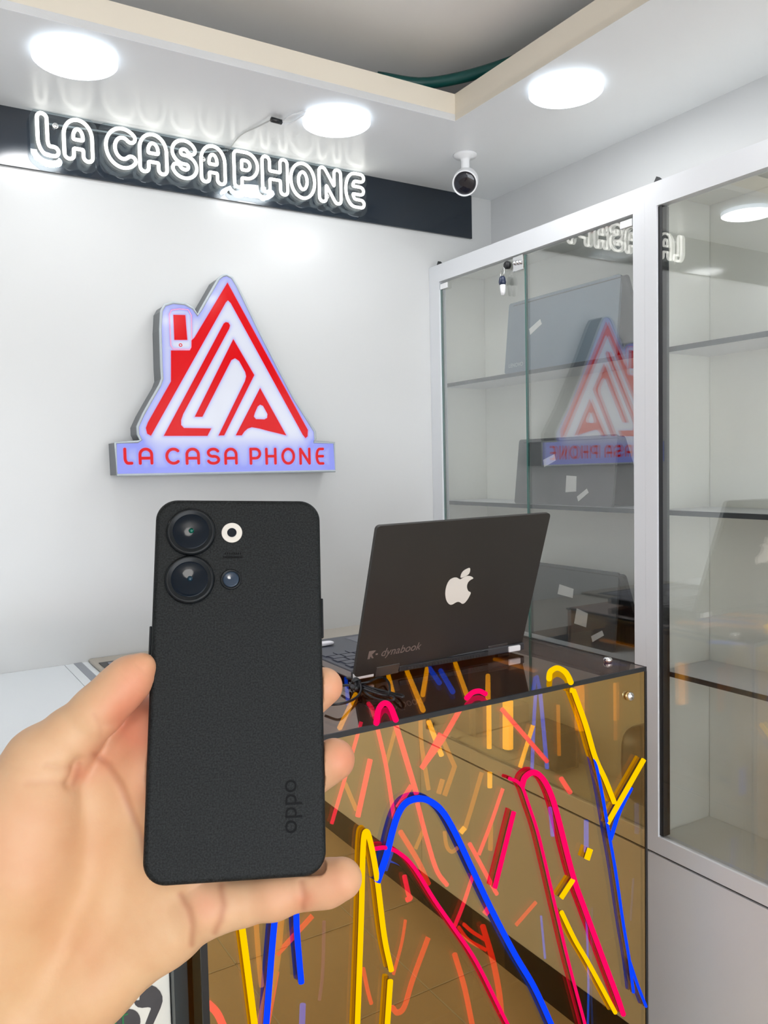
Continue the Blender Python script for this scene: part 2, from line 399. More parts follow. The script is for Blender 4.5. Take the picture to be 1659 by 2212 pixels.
RED = [
 [(805, 140), (1285, 1020), (1283, 1058), (1271, 1068), (1255, 1048), (825, 262), (808, 245), (795, 258), (348, 1054), (326, 1042), (318, 1008), (330, 975), (468, 730), (468, 545), (580, 545), (590, 528), (590, 485), (608, 468)],
 [(783, 384), (795, 376), (810, 379), (820, 395), (815, 415), (540, 925), (528, 960), (528, 990), (545, 1008), (708, 1011), (685, 1055), (425, 1055)],
 [(840, 478), (965, 692), (785, 1052), (752, 1053), (910, 728), (917, 700), (912, 675), (875, 608), (850, 591), (828, 603), (655, 941), (610, 941)],
 [(1000, 770), (1156, 1052), (1100, 1038), (1050, 1026), (1000, 1012), (950, 1003), (925, 1012), (905, 1030), (890, 1052), (855, 1052)],
 [(482, 332), (553, 334), (565, 482), (488, 482)],
]
HOLE = [(1000, 868), (1018, 876), (1045, 925), (1042, 948), (1025, 957), (975, 955), (962, 940), (968, 918), (985, 880)]
red2 = [[(lz(*p)[0], lz(*p)[2]) for p in L] for L in RED]; hole2 = [(lz(*p)[0], lz(*p)[2]) for p in HOLE]
TXT = [('L', 182, 238), ('A', 275, 358), ('C', 435, 515), ('A', 555, 637), ('S', 678, 757), ('A', 786, 862), ('P', 937, 1003), ('H', 1031, 1095), ('O', 1127, 1205), ('N', 1234, 1298), ('E', 1331, 1379)]
txt_polys = []
for ch, a, b in TXT:
    pa, pb = lz(a, 1230), lz(b, 1126); txt_polys.append(glyph_polys(ch, pa[0], pb[0], lz(a, 1228)[2], lz(b, 1127)[2]+.0005, .0026))
# face: fine grid whose glow runs from white in the middle to violet at the borders (backlight spread)
st = .0016
gx = np.arange(min(p[0] for p in B2)-st, max(p[0] for p in B2)+st, st); gz = np.arange(min(p[1] for p in B2)-st, max(p[1] for p in B2)+st, st)
GX, GZ = np.meshgrid(gx, gz, indexing='ij'); sdb = poly_sd(GX, GZ, B2)
sdr = np.full(GX.shape, 9.)
for L in red2: sdr = np.minimum(sdr, np.abs(poly_sd(GX, GZ, L)))
sdr = np.minimum(sdr, np.abs(poly_sd(GX, GZ, hole2)))
for P in txt_polys: sdr = np.minimum(sdr, np.maximum(seg_dist(GX, GZ, P)-.002, 0))
ph = [(lz(*p)[0], lz(*p)[2]) for p in [(455, 330), (470, 303), (520, 297), (570, 303), (590, 335), (592, 520), (578, 540), (480, 536), (465, 515)]]
sdr = np.minimum(sdr, np.abs(poly_sd(GX, GZ, ph)))
ed = np.exp(-np.maximum(-sdb, 0)/.011); rd = np.exp(-(sdr/.0035)**1.3); bar = 1/(1+np.exp((GZ-lz(600, 1085)[2])/.006))
vio = np.clip(1.05*ed+.62*rd+.62*bar, 0, 1)[..., None]
colf = (1-vio)*np.array([.86, .90, 1.0])+vio*np.array([.29, .34, 1.0])
pk = (np.exp(-(sdr/.0011)**2)*.55)[..., None]; colf = colf*(1-pk)+pk*np.array([.95, .22, .45])
idx = -np.ones(GX.shape, int); V = []; F = []; CV = []
ins = sdb < 0.0006
for i in range(len(gx)-1):
    for j in range(len(gz)-1):
        if ins[i, j] and ins[i+1, j] and ins[i, j+1] and ins[i+1, j+1]:
            q = []
            for (a, b) in ((i, j), (i+1, j), (i+1, j+1), (i, j+1)):
                if idx[a, b] < 0: idx[a, b] = len(V); V.append((gx[a], LY-.0012, gz[b])); CV.append((*colf[a, b], 1))
                q.append(int(idx[a, b]))
            F.append(q)
mf = bpy.data.materials.new('backlit_face'); mf.use_nodes = True; nt = mf.node_tree; b = nt.nodes['Principled BSDF']
at = nt.nodes.new('ShaderNodeAttribute'); at.attribute_name = 'glow'; nt.links.new(at.outputs['Color'], b.inputs['Emission Color'])
b.inputs['Emission Strength'].default_value = LOGO_E*.80; b.inputs['Specular IOR Level'].default_value = .3; b.inputs['Base Color'].default_value = (.06, .06, .08, 1); b.inputs['Roughness'].default_value = .08
fo = mk('face', V, F, mf, t); ca = fo.data.color_attributes.new('glow', 'FLOAT_COLOR', 'POINT'); ca.data.foreach_set('color', np.array(CV, np.float32).ravel())
m_red = mat('red_vinyl', (.25, .0, .002), .12, spec=.2, emis=(.74, .0, .002), es=.66)
for k, L in enumerate(RED):
    lp = [[lz(*p, LY-.0014) for p in L]]
    if k == 3: lp.append([lz(*p, LY-.0014) for p in HOLE])
    V, F = prism(lp, (0, -1, 0), .0008); mk('red_motif', V, F, m_red, t)
V, F = tube([np.array([x, LY-.0015, z]) for x, z in [(lz(*p)[0], lz(*p)[2]) for p in [(458, 330), (470, 305), (520, 298), (570, 303), (588, 335), (590, 520), (578, 540), (480, 536), (467, 515)]]], .0006, 6, closed=True)
mk('phone_outline', V, F, mat('pink_line', (.6, .2, .25), .3, emis=(.9, .35, .5), es=.7), t, smooth=True)
V, F = lathe([(.0032, 0), (.0032, .001), (.0018, .001), (.0018, 0)], lz(525, 513, LY-.001), (0, -1, 0), 20); mk('phone_button', V, F, m_red, t)
for P in txt_polys:
    G = nest(stroke_loops(P, .0026, .0004))
    for g in G:
        V, F = prism([[np.array([x, LY-.0016, z]) for x, z in L[::2]] for L in g], (0, -1, 0), .0008); mk('letter', V, F, m_red, t)

# ------------------------------------------------------------------ glass display cabinets
SH = [.1826, -.083, -.3516]; CB = -.657
def cabinet(y0, y1, yi0, yi1, label, split=None, z_top=.443, gt=.405, gb=-.628):
    """front frame between y0,y1 (outer) with glass opening yi0..yi1"""
    t = thing('display_cabinet', label, 'cabinet', (XC+.09, (y0+y1)/2, -.99), 'white glass fronted cabinets')
    fx0, fx1 = XC, XC+.018
    m = MB().box(fx0, fx1, y0, yi0, CB, z_top).box(fx0, fx1, yi1, y1, CB, z_top).box(fx0, fx1, yi0, yi1, gt, z_top).box(fx0, fx1, yi0, yi1, CB, gb)
    m.mk('frame', m_white, t)
    for ya in (y0+.001, y1-.013): MB().box(fx1, XW-.012, ya, ya+.012, CB, z_top-.002).mk('side_panel', m_inner, t)
    MB().box(XW-.035, XW-.0255, y0+.014, y1-.014, CB, z_top-.002).mk('back_panel', m_inner, t)
    MB().box(fx1, XW-.036, y0+.014, y1-.014, z_top-.014, z_top-.002).mk('top_panel', m_inner, t)
    MB().box(fx1, XW-.036, y0+.014, y1-.014, CB, gb-.004).mk('bottom_panel', m_inner, t)
    for z in SH:
        s = MB().box(XC+.026, XW-.036, y0+.014, y1-.014, z-.008, z).mk('shelf', m_white, t)
        MB().box(XC+.0245, XC+.026, y0+.014, y1-.014, z-.0085, z-.0003).mk('shelf_edge', m_edge, s)
    gx0, gx1 = XC+.004, XC+.009
    segs = [(yi0+.002, yi1-.002)] if split is None else [(yi0+.002, split-.0015), (split+.0015, yi1-.002)]
    for a, b_ in segs:
        g = MB().box(gx0, gx1, a, b_, gb+.003, gt-.004).mk('glass_door', m_glass, t)
        MB().box(gx0, gx1, a-.0016, a, gb+.003, gt-.004).mk('glass_edge', m_gedge, g); MB().box(gx0, gx1, b_, b_+.0016, gb+.003, gt-.004).mk('glass_edge', m_gedge, g)
        for zc in (gt-.012, gb+.016):
            yc = a+.014 if (split is None or b_ < split) else b_-.014
            hng = m_steel if zc > 0 else m_metal
            MB().box(gx0-.003, gx0-.0001, yc-.013, yc+.013, zc-.006, zc+.006).mk('hinge_clip', m_plastic if zc > 0 else hng, g, bevel=.001)
    # lower cupboard under the dark gap line
    MB().box(XC+.006, XC+.016, y0+.001, y1-.001, CB-.005, CB).mk('gap_strip', m_black, t)
    MB().box(XC+.0015, XW-.03, y0+.0005, y1-.0005, -.992, CB-.005).mk('lower_cupboard', m_white, t, bevel=.0008)
    return t
c1 = cabinet(.9257, YB-.0005, .9496, 1.5007, 'white glass fronted cabinet in the room corner, three dark laptops on its shelves', split=1.2198)
c2 = cabinet(.02, .9255, .05, .9014, 'white glass fronted cabinet at the right picture edge with almost empty shelves')
c3 = cabinet(-.90, .0195, -.87, -.01, 'white glass fronted cabinet outside the picture, further along the right wall')
MB().box(XC+.0035, XC+.020, .8935, .9010, -.626, .404).mk('door_seal', m_black, c2)
MB().box(XC, XW, YF, -.901, FL, .443).mk('wall_right_lower', m_white, struct=True)
# lock, striker and bits on the frame
t = thing('cabinet_lock', 'chrome lock plate on the glass doors of the corner cabinet', 'lock', (XC+.002, 1.235, .378))
MB().box(XC+.0005, XC+.0035, 1.222, 1.252, .374, .403).mk('plate', m_chrome, t, bevel=.002)
for k in range(3):
    V, F = lathe([(.0042, 0), (.0042, .003), (.002, .0045)], np.array([XC+.0004, 1.2285+.0085*k, .388+.001*k]), (-1, 0, 0), 18); mk('knob', V, F, m_chrome, t, smooth=True)
t = thing('key', 'small key with dark bow and white tag hanging in the corner cabinet lock', 'key', (XC-.004, 1.276, .33))
V, F = lathe([(.0075, 0), (.008, .006), (.006, .009)], np.array([XC+.0045, 1.268, .391]), (-1, 0, 0), 20); mk('lock_barrel', V, F, m_black, t, smooth=True)
V, F = tube(smooth_path([(XC-.006, 1.270, .386), (XC-.007, 1.279, .378), (XC-.006, 1.280, .368), (XC-.006, 1.272, .372)], closed=True), .0007, 6, closed=True); mk('ring', V, F, m_chrome, t, smooth=True)
V, F = lathe([(.0001, 0), (.0065, .001), (.0075, .006), (.006, .014), (.0045, .017)], np.array([XC-.006, 1.276, .353]), (0, 0, 1), 20); mk('key_bow', V, F, mat('blue_black_plastic', (.02, .03, .07), .3), t, smooth=True)
V, F = lathe([(.0001, -.017), (.0035, -.0165), (.005, -.010), (.0058, -.002), (.0055, .003), (.003, .005)], np.array([XC-.006, 1.275, .350]), (0, 0, 1), 20); mk('tag', V, F, m_plastic, t, smooth=True, label='white plastic tag')
for lab, y in (('small black bracket on top of the corner cabinet beside the back wall', 1.503), ('small black bracket on top of the glass cabinets above the dividing post', .900)):
    V, F = prism([[np.array([XC+.003, y-.006, .443]), np.array([XC+.003, y+.010, .443]), np.array([XC+.003, y+.004, .452])]], (1, 0, 0), .008)
    tag(mk('bracket', V, F, m_black), lab, 'bracket', 'brackets on the cabinet top')

# laptops on the cabinet shelves
m_sticker = mat('paper_sticker', (.70, .70, .68), .5, var=.12, vscale=150)
def tent_laptop(y0, y1, zb, zt, xb, xt, label, col, stick, name_txt=None):
    t = thing('laptop', label, 'laptop', (xb+.03, (y0+y1)/2, zb), 'laptops in the cabinet')
    m_l = mat('lid_plastic', col, .28, spec=.5, var=.15)
    d = np.array([xt-xb, 0, zt-zb]); L = np.linalg.norm(d); d /= L; n = np.cross([0, 1, 0], d); n /= np.linalg.norm(n)
    if n[0] > 0: n = -n
    o = np.array([xb, y0, zb])
    def T(v): return o+np.array([0, 1, 0])*v[0]+d*v[1]-n*v[2]
    W = y1-y0
    def rr(w_, h_, r, k=6):
        P = []
        for cx_, cy_, a0 in ((w_-r, r, -90), (w_-r, h_-r, 0), (r, h_-r, 90), (r, r, 180)):
            for i in range(k+1):
                a = math.radians(a0+90*i/k); P.append((cx_+r*math.cos(a), cy_+r*math.sin(a)))
        return P
    V, F = prism([[T((x, y, 0)) for x, y in rr(W, L, .006)]], -n, .005); lid = mk('lid', V, F, m_l, t, bevel=.001)
    # base leans the other way behind the lid
    xb2 = min(xb+.075, XW-.040); d2 = np.array([xb2-xt-.006, 0, zb-zt]); L2 = np.linalg.norm(d2); d2 /= L2; n2 = np.cross([0, 1, 0], d2)
    if n2[0] < 0: n2 = -n2
    o2 = np.array([xt+.006, y0-.012, zt-.003])
    def T2(v): return o2+np.array([0, 1, 0])*v[0]+d2*v[1]-n2*v[2]
    V, F = prism([[T2((x, y, 0)) for x, y in rr(W, L2-.004, .006)]], -n2, .008); mk('base', V, F, mat('base_plastic', (.02, .023, .028), .4), t, bevel=.001)
    for (u, v, w_, h_, a) in stick:
        # u measured from the left end of the lid as seen from the room
        ca_, sa_ = math.cos(math.radians(a)), math.sin(math.radians(a)); c = (W-u, v)
        pts = [(-w_/2, -h_/2), (w_/2, -h_/2), (w_/2, h_/2*.8), (-w_/2*.9, h_/2)]
        P = [T((c[0]-(x*ca_-y*sa_), c[1]+(x*sa_+y*ca_), -.0002)) for x, y in pts]
        V, F = prism([P], n, .0003); mk('sticker', V, F, m_sticker, lid, label='pale paper sticker')
    if name_txt:
        text_mesh(name_txt[0], name_txt[1], .0001, [(0, -1, 0), d, n], 'lettering', mat('silver_print', (.45, .48, .5), .3, metal=.3), lid, T((W-name_txt[2], name_txt[3], -.0003)))
    return t
tent_laptop(1.016, 1.316, SH[0], .327, 1.103, 1.118, 'blue grey laptop standing folded on the top shelf of the corner cabinet', (.13, .18, .23), [(.085, .085, .036, .013, 28)], ('LENOVO', .011, .012, .012))
tent_laptop(1.026, 1.290, SH[1], .047, 1.103, 1.118, 'dark grey laptop with several stickers on the middle shelf of the corner cabinet', (.12, .125, .13), [(.094, .087, .034, .015, 22), (.158, .042, .028, .032, 4), (.190, .021, .030, .010, 35)])
tent_laptop(1.045, 1.355, SH[2], -.205, 1.125, 1.140, 'charcoal laptop on the lower shelf of the corner cabinet behind the folding laptop', (.06, .07, .08), [(.178, .098, .042, .020, -4), (.224, .052, .032, .030, -5), (.268, .024, .032, .011, 32)])
def soft_block(name, c, s, m, label, cat, group=None):
    V = []; F = []; n = 20; k = 12
    for i in range(k+1):
        ph_ = math.pi*i/k-math.pi/2
        for j in range(n):
            th = 2*math.pi*j/n; sg = lambda v, p: math.copysign(abs(v)**p, v)
            V.append((c[0]+s[0]*sg(math.cos(ph_), .5)*sg(math.cos(th), .5), c[1]+s[1]*sg(math.cos(ph_), .5)*sg(math.sin(th), .5), c[2]+s[2]*sg(math.sin(ph_), .55)))
    for i in range(k):
        for j in range(n): F.append((i*n+j, i*n+(j+1) % n, (i+1)*n+(j+1) % n, (i+1)*n+j))
    return tag(mk(name, V, F, m, smooth=True), label, cat, group)
soft_block('speaker', (1.155, .665, -.548), (.045, .060, .072), m_dark, 'black rounded speaker on the cabinet floor, cut by the right picture edge', 'speaker')
MB().box(1.13, 1.17, .60, .728, SH[2], -.275).mk('phone_box', m_dark, bevel=.003)
tag(bpy.data.objects['phone_box'], 'black box on the third shelf, just showing at the right picture edge', 'box')
for k, (y, s, z) in enumerate(((.52, .05, SH[2]), (.40, .06, -.628), (.26, .045, -.628), (.33, .05, SH[2]), (.14, .05, -.628))):
    cc = [(.02, .02, .025), (.03, .025, .02), (.35, .33, .30), (.05, .05, .06), (.25, .2, .12)][k]
    o = MB().box(1.13, 1.19, y-s, y+s*.6, z, z+.06+.02*(k % 3)).mk('product_box', mat('carton', cc, .5, var=.2), bevel=.002)
    tag(o, ['black carton on the third shelf, mirrored in the amber plinth, right of its copies', 'low black carton on the cabinet floor nearest the speaker', 'pale carton in the middle of the cabinet floor', 'tall dark carton at the far end of the third shelf', 'brown carton at the far end of the cabinet floor'][k], 'box', 'product boxes in the cabinet outside the picture')

# ------------------------------------------------------------------ wall counter
t = thing('wall_counter', 'long white counter running along the back wall, grey strip across its top', 'counter', (-.6, 1.2, FL))
MB().box(XL, .2612, .862, YB-.0005, CZ-.018, CZ).mk('countertop', mat('white_laminate_top', (.70, .74, .77), .25, var=.05, vscale=3), t, bevel=.001)
t2 = thing('rear_counter', 'low beige counter behind the amber plinth, grey strip across its white end', 'counter', (.65, 1.4, FL))
MB().box(.2616, .302, 1.256, YB-.0005, CZ-.018, CZ).mk('countertop', bpy.data.materials['white_laminate_top'], t2)
MB().box(.277, .291, 1.257, YB-.001, CZ, CZ+.0008).mk('grey_strip', mat('grey_tape', (.26, .28, .31), .5), t2, label='grey strip')
MB().box(.3022, XC-.004, 1.256, YB-.0005, CZ-.018, CZ-.001).mk('rear_top', mat('beige_laminate', (.46, .42, .36), .3, var=.08), t2, label='beige section of the top')
MB().box(.2616, XC-.004, 1.300, 1.318, FL, CZ-.018).mk('front_board', m_white, t2)
MB().box(XL, .205, .90, YB-.0005, FL+.09, FL+.11).mk('bottom_shelf', m_white, t)
MB().box(XL, .24, 1.30, 1.312, FL+.11, CZ-.019).mk('back_panel', m_white, t)
MB().box(XL, .243, .868, 1.299, -.70, -.688).mk('inner_shelf', m_white, t)
MB().box(.2446, .2600, .861, .885, FL, CZ-.019).mk('corner_post', mat('worn_navy_paint', (.018, .026, .032), .35, col2=(.03, .04, .045), vscale=20), t, bevel=.001, label='dark navy corner post')
MB().box(XL, .26, .886, .90, FL, FL+.09).mk('plinth_board', m_black, t)
# framed black mat (tablet keyboard) on the rear section
t = thing('laptop', 'half hidden laptop base with beige rim and dark grid keyboard, lying behind the thumb', 'laptop', (.42, 1.42, CZ))
MB().box(.302, .62, 1.30, YB-.003, CZ-.0009, CZ+.006).mk('base', mat('champagne_metal', (.42, .38, .32), .35, metal=.3), t, bevel=.003)
MB().box(.310, .61, 1.31, 1.488, CZ+.006, CZ+.0072).mk('keyboard_deck', m_black, t)
kb = MB()
for i in range(14):
    for j in range(6): kb.box(.322+.0200*i, .322+.0200*i+.0178, 1.320+.026*j, 1.320+.026*j+.0235, CZ+.0072, CZ+.0086)
kb.mk('keys', mat('grey_keys', (.22, .23, .27), .5), t)

# ------------------------------------------------------------------ earphone box in the counter
t = thing('earphone_box', 'white box with a grey earbud picture and green lettering, under the hand', 'box', (.12, .9, -.688))
m_card = mat('white_card', (.80, .80, .74), .35, var=.04)
MB().box(.0, .2440, .8755, .935, -.688, -.47).mk('carton', m_card, t, bevel=.0015)
YE = .8750
def ez(x, y): return on(180+.18083*x, 1960+.18083*y, 1, YE)
bud = [(675, 1050), (720, 1005), (820, 932), (870, 955), (915, 1000), (943, 1060), (945, 1120), (920, 1200), (880, 1290), (830, 1400), (800, 1480), (720, 1480), (745, 1380), (790, 1260), (808, 1215), (800, 1195), (770, 1190), (700, 1198), (650, 1190), (620, 1165), (605, 1130), (625, 1115), (670, 1110)]
V, F = prism([[ez(*p) for p in bud]], (0, -1, 0), .0006); mk('earbud_print', V, F, mat('grey_print', (.075, .075, .085), .35, var=.4, vscale=40), t, label='dark grey earbud picture')
c = ez(480, 1420); V, F = lathe([(.018, 0), (.018, .0006)], c, (0, -1, 0), 30); mk('earbud_print', V, F, bpy.data.materials['grey_print'], t, label='dark grey earbud picture')
m_gr = mat('green_print', (.02, .18, .06), .4)
dx = (ez(530, 1290)-ez(250, 1360)); 
text_mesh('WIRELESS', .0175, .0002, [(1, 0, 0), (0, 0, 1), (0, -1, 0)], 'lettering', m_gr, t, ez(440, 1310)+np.array([0, -.0008, 0]), align='RIGHT')
text_mesh('HEADSET', .0195, .0002, [(1, 0, 0), (0, 0, 1), (0, -1, 0)], 'lettering', m_gr, t, ez(540, 1375)+np.array([0, -.0008, -.002]), align='RIGHT')

# ------------------------------------------------------------------ amber plinth with neon tubes
t = thing('neon_plinth', 'amber mirrored acrylic display plinth full of yellow, pink and blue neon tubes', 'display plinth', ((BX0+BX1)/2, 1.03, FL))
th = .004
MB().box(BX0, BX1, BY0, BY0+th, FL, BZ-th).mk('front_panel', m_amber_f, t)
MB().box(BX0, BX1, BY0, BY1, BZ-th, BZ).mk('top_panel', m_amber_t, t)
MB().box(BX0, BX0+th, BY0+th, BY1-th, FL, BZ-th).mk('side_panel', m_amber_f, t)
MB().box(BX1-th, BX1, BY0+th, BY1-th, FL, BZ-th).mk('side_panel', m_amber_f, t)
MB().box(BX0+th, BX1-th, BY1-th, BY1, FL, BZ-th).mk('back_panel', m_amber_s, t)
MB().box(BX0+th, BX1-th, BY0+th, BY1-th, FL+.002, FL+.01).mk('bottom_panel', m_amber_s, t)
MB().box(BX0-.0005, BX1+.0005, BY0-.0012, BY0+.0014, BZ-.0058, BZ+.0006).mk('edge_strip', m_black, t)
MB().box(BX0-.0012, BX0+.0062, BY0-.0012, BY0+.0014, FL, BZ-.006).mk('edge_strip', m_black, t)
MB().box(BX1-.0025, BX1+.0010, BY0-.0012, BY0+.0014, FL, BZ-.006).mk('edge_strip', m_black, t)
MB().box(BX1-.0008, BX1+.0008, BY0, BY1, BZ-.0030, BZ+.0004).mk('edge_strip', m_black, t)
for c, n in ((on(1357, 1503, 1, BY0), (0, -1, 0)), (on(1313, 1430, 2, BZ), (0, 0, 1))):
    V, F = lathe([(.0050, 0), (.0068, .0012), (.0068, .0045), (.0050, .0070), (.0001, .0078)], c, n, 28); mk('screw_knob', V, F, m_chrome, t, smooth=True)
YEL, PNK, BLU, RDD, ORG = [emat(n, c, s) for n, c, s in (('yellow_neon', (1.0, .56, .0), 3.2), ('pink_neon', (1.0, .0, .13), 3.2), ('blue_neon', (.0, .05, 1.0), 4.5), ('red_neon', (1.0, .02, .01), 2.2), ('amber_neon', (.9, .38, .0), 1.3))]
z8 = lambda P: [(700+.43400*x, 1380+.43400*y) for x, y in P]
def neon(P, m, depth=.010, r=.0028, sm=True, top=False, dd=None):  # deeper tubes stand in for segments reflected in the mirrored panels
    if top: Q = [on(x, y, 2, BZ-th-depth) for x, y in P]
    else: Q = [on(x, y, 1, BY0+th+depth) for x, y in P]
    lo = np.array([BX0+.010, BY0+th+.004, FL+.02]); hi = np.array([BX1-.007, BY1-.012, BZ-th-.005])
    Q = [np.clip(q, lo, hi) for q in Q]
    if sm and len(Q) > 2: Q = smooth_path(Q, 6)
    V, F = tube(Q, r, 10); return mk('neon_or_mirrored_tube', V, F, m, t, smooth=True)
D = .010
def neon_f(P, m, r=.0030, so=.0062):
    Q_ = smooth_path([on(x, y, 1, BY0-so) for x, y in P], 6) if len(P) > 2 else [on(x, y, 1, BY0-so) for x, y in P]
    Q_ = [np.array([min(max(q[0], BX0+.004), BX1-.003), q[1], min(q[2], BZ-.008)]) for q in Q_]
    V, F = tube(Q_, r, 10); tb = mk('neon_or_mirrored_tube', V, F, m, t, smooth=True)
    V = []; F = []; wd = r*1.5
    for i, q in enumerate(Q_):
        a = Q_[max(i-1, 0)]; b_ = Q_[min(i+1, len(Q_)-1)]; d = b_-a; d /= np.linalg.norm(d); n = np.array([-d[2], 0, d[0]])
        for sg_, y in ((-1, r*.55), (1, r*.55), (1, so-.0015), (-1, so-.0015)): V.append(q+n*sg_*wd/2+np.array([0, y, 0]))
    for i in range(len(Q_)-1):
        for k in range(4): F.append((i*4+k, i*4+(k+1) % 4, (i+1)*4+(k+1) % 4, (i+1)*4+k))
    F += [(3, 2, 1, 0), tuple((len(Q_)-1)*4+k for k in range(4))]
    mk('holder', V, F, m_hold, tb, label='smoky clear holder of the tube')
    return tb
m_hold = panel_glass('smoky_holder', (.70, .62, .55), (.6, .55, .5), .04, .5, power=4)
YF_, PF_, BF_ = emat('bright_yellow_neon', (1.0, .58, .0), 1.15), emat('bright_pink_neon', (1.0, .003, .115), 1.1), emat('bright_blue_neon', (.004, .055, 1.0), 1.15)
# front tubes, with deeper ones standing in for mirrored segments
neon_f(z8([(165, 1960), (185, 1400), (195, 1030), (212, 960), (235, 1030), (265, 1200), (300, 1480), (335, 1650)]), YF_, .0034)
neon_f(z8([(310, 2000), (330, 1700)]), YF_, .0034)
neon_f(z8([(250, 1045), (310, 1040), (380, 1070), (450, 1140), (550, 1300), (640, 1430), (760, 1610), (900, 1890), (960, 2000)]), PF_, .0024)
neon(z8([(330, 1102), (380, 1120), (430, 1170), (550, 1345), (600, 1440)]), BLU, D+.02, .0026)
neon_f(z8([(265, 1210), (310, 1080), (340, 960), (370, 870), (410, 815), (470, 795), (530, 810), (590, 860), (650, 960), (740, 1150), (830, 1340), (950, 1570), (1050, 1740), (1150, 1960)]), BF_, .0040)
neon_f(z8([(985, 735), (1000, 690), (1040, 665), (1080, 685), (1120, 750), (1160, 870), (1240, 1180), (1300, 1350), (1400, 1620), (1460, 1780), (1490, 1870)]), PF_, .0038)
neon_f(z8([(920, 695), (960, 710), (990, 745), (1020, 830), (1060, 950), (1100, 1110), (1160, 1370), (1220, 1620), (1310, 1960)]), PF_, .0022)
neon_f(z8([(1230, 225), (1300, 420), (1350, 590), (1400, 700), (1445, 815)]), YF_, .0036)
neon_f(z8([(1592, 600), (1410, 920)]), YF_, .0036)
neon_f(z8([(1530, 740), (1470, 860), (1425, 1000)]), BF_, .0030)
neon_f(z8([(1340, 560), (1380, 750), (1420, 980), (1450, 1150), (1490, 1420), (1520, 1600), (1540, 1760)]), BF_, .0022)
neon_f(z8([(1520, 1600), (1560, 1720), (1603, 1830)]), BF_, .0022)
neon_f(z8([(1182, 1360), (1250, 1500), (1320, 1620), (1450, 1860)]), YF_, .0032)
neon_f(z8([(1245, 1190), (1180, 1290)]), YF_, .0034)
neon_f(z8([(1325, 1045), (1308, 1098)]), YF_, .0042)
neon_f(z8([(945, 860), (850, 1240)]), PF_, .0032)
neon(z8([(890, 745), (830, 920), (770, 1075)]), PNK, D+.01, .0026)
neon(z8([(740, 1180), (690, 1330), (650, 1430)]), PNK, D+.01, .0026)
neon(z8([(355, 420), (400, 570), (460, 770)]), PNK, D, .0034)
neon(z8([(465, 820), (510, 990), (560, 1150), (612, 1225)]), PNK, D, .0030)
neon(z8([(265, 440), (310, 640), (350, 900)]), PNK, D+.01, .0026)
neon(z8([(380, 960), (470, 1110), (520, 1220)]), RDD, D+.02, .0034)
neon(z8([(680, 345), (590, 500), (485, 645)]), PNK, D+.02, .0034)
neon(z8([(580, 470), (485, 645)]), PNK, D, .0028)
neon(z8([(885, 350), (1110, 610)]), PNK, D+.02, .0032)
neon(z8([(1180, 695), (1225, 765)]), PNK, D, .0036)
neon(z8([(435, 730), (365, 840)]), PNK, D+.02, .0030)
neon(z8([(230, 600), (168, 885)]), PNK, D, .0032)
neon(z8([(185, 400), (120, 640), (38, 920)]), PNK, D+.03, .0024)
neon(z8([(1055, 1310), (955, 1425)]), RDD, D+.02, .0026)
neon(z8([(400, 1180), (420, 1270), (430, 1290), (410, 1300)]), PNK, D, .0030)
neon(z8([(820, 300), (822, 545)]), YEL, D+.02, .0034)
neon(z8([(825, 665), (825, 740)]), YEL, D+.02, .0034)
neon(z8([(830, 920), (828, 1050)]), ORG, D+.05, .0034)
neon(z8([(520, 410), (585, 580)]), YEL, D+.03, .0034)
neon(z8([(590, 500), (650, 635), (600, 780)]), ORG, D+.06, .0034, sm=False)
neon(z8([(590, 700), (570, 770)]), ORG, D+.06, .0034)
neon(z8([(785, 665), (740, 820), (700, 950)]), ORG, D+.04, .0030)
neon(z8([(1040, 430), (975, 640)]), YEL, D+.04, .0030)
neon(z8([(480, 380), (485, 520), (520, 750)]), ORG, D+.08, .0030)
neon(z8([(1055, 255), (1045, 400), (1035, 655)]), BLU, D+.08, .0026)
neon(z8([(1075, 260), (1090, 420), (1110, 645)]), BLU, D+.05, .0030)
neon(z8([(1305, 905), (1305, 1060)]), BLU, D+.05, .0036)
neon(z8([(1125, 840), (1138, 980)]), BLU, D+.04, .0030)
neon(z8([(1165, 330), (1170, 580)]), ORG, D+.10, .0030)
neon(z8([(1540, 200), (1585, 370)]), ORG, D+.04, .0024)
neon(z8([(915, 310), (915, 545)]), YEL, D+.20, .0090)  # thick glowing bar standing in for a bright reflection
neon(z8([(600, 960), (610, 1030), (635, 1060), (665, 1040)]), ORG, D+.05, .0026)
neon(z8([(495, 950), (455, 1045)]), ORG, D+.05, .0026)
neon(z8([(105, 720), (160, 850)]), ORG, D+.05, .0028)
neon(z8([(355, 450), (310, 620)]), ORG, D+.07, .0026)
neon(z8([(790, 1430), (840, 1600), (870, 1750), (882, 1860)]), RDD, D+.01, .0040)
neon(z8([(695, 1420), (740, 1460), (805, 1500)]), RDD, D+.02, .0024)
neon(z8([(670, 1435), (720, 1500), (805, 1548)]), RDD, D+.02, .0024)
neon(z8([(518, 1488), (440, 1700), (400, 1830), (365, 1860), (340, 1835)]), RDD, D+.01, .0034)
neon(z8([(650, 1570), (700, 1740), (745, 1960)]), RDD, D+.01, .0036)
neon(z8([(405, 1400), (385, 1520), (345, 1670)]), RDD, D+.05, .0022)
neon(z8([(195, 1640), (215, 1740), (235, 1815)]), RDD, D+.05, .0026)
neon(z8([(1080, 1380), (1100, 1590)]), BLU, D+.10, .0018)
neon(z8([(1305, 1350), (1325, 1700), (1312, 1960)]), BLU, D+.10, .0018)
neon(z8([(330, 1060), (300, 1150)]), BLU, D-.002, .0040)
neon(z8([(700, 940), (680, 965)]), YEL, D+.03, .0034)
neon(z8([(800, 1370), (825, 1335)]), PNK, D, .0040)
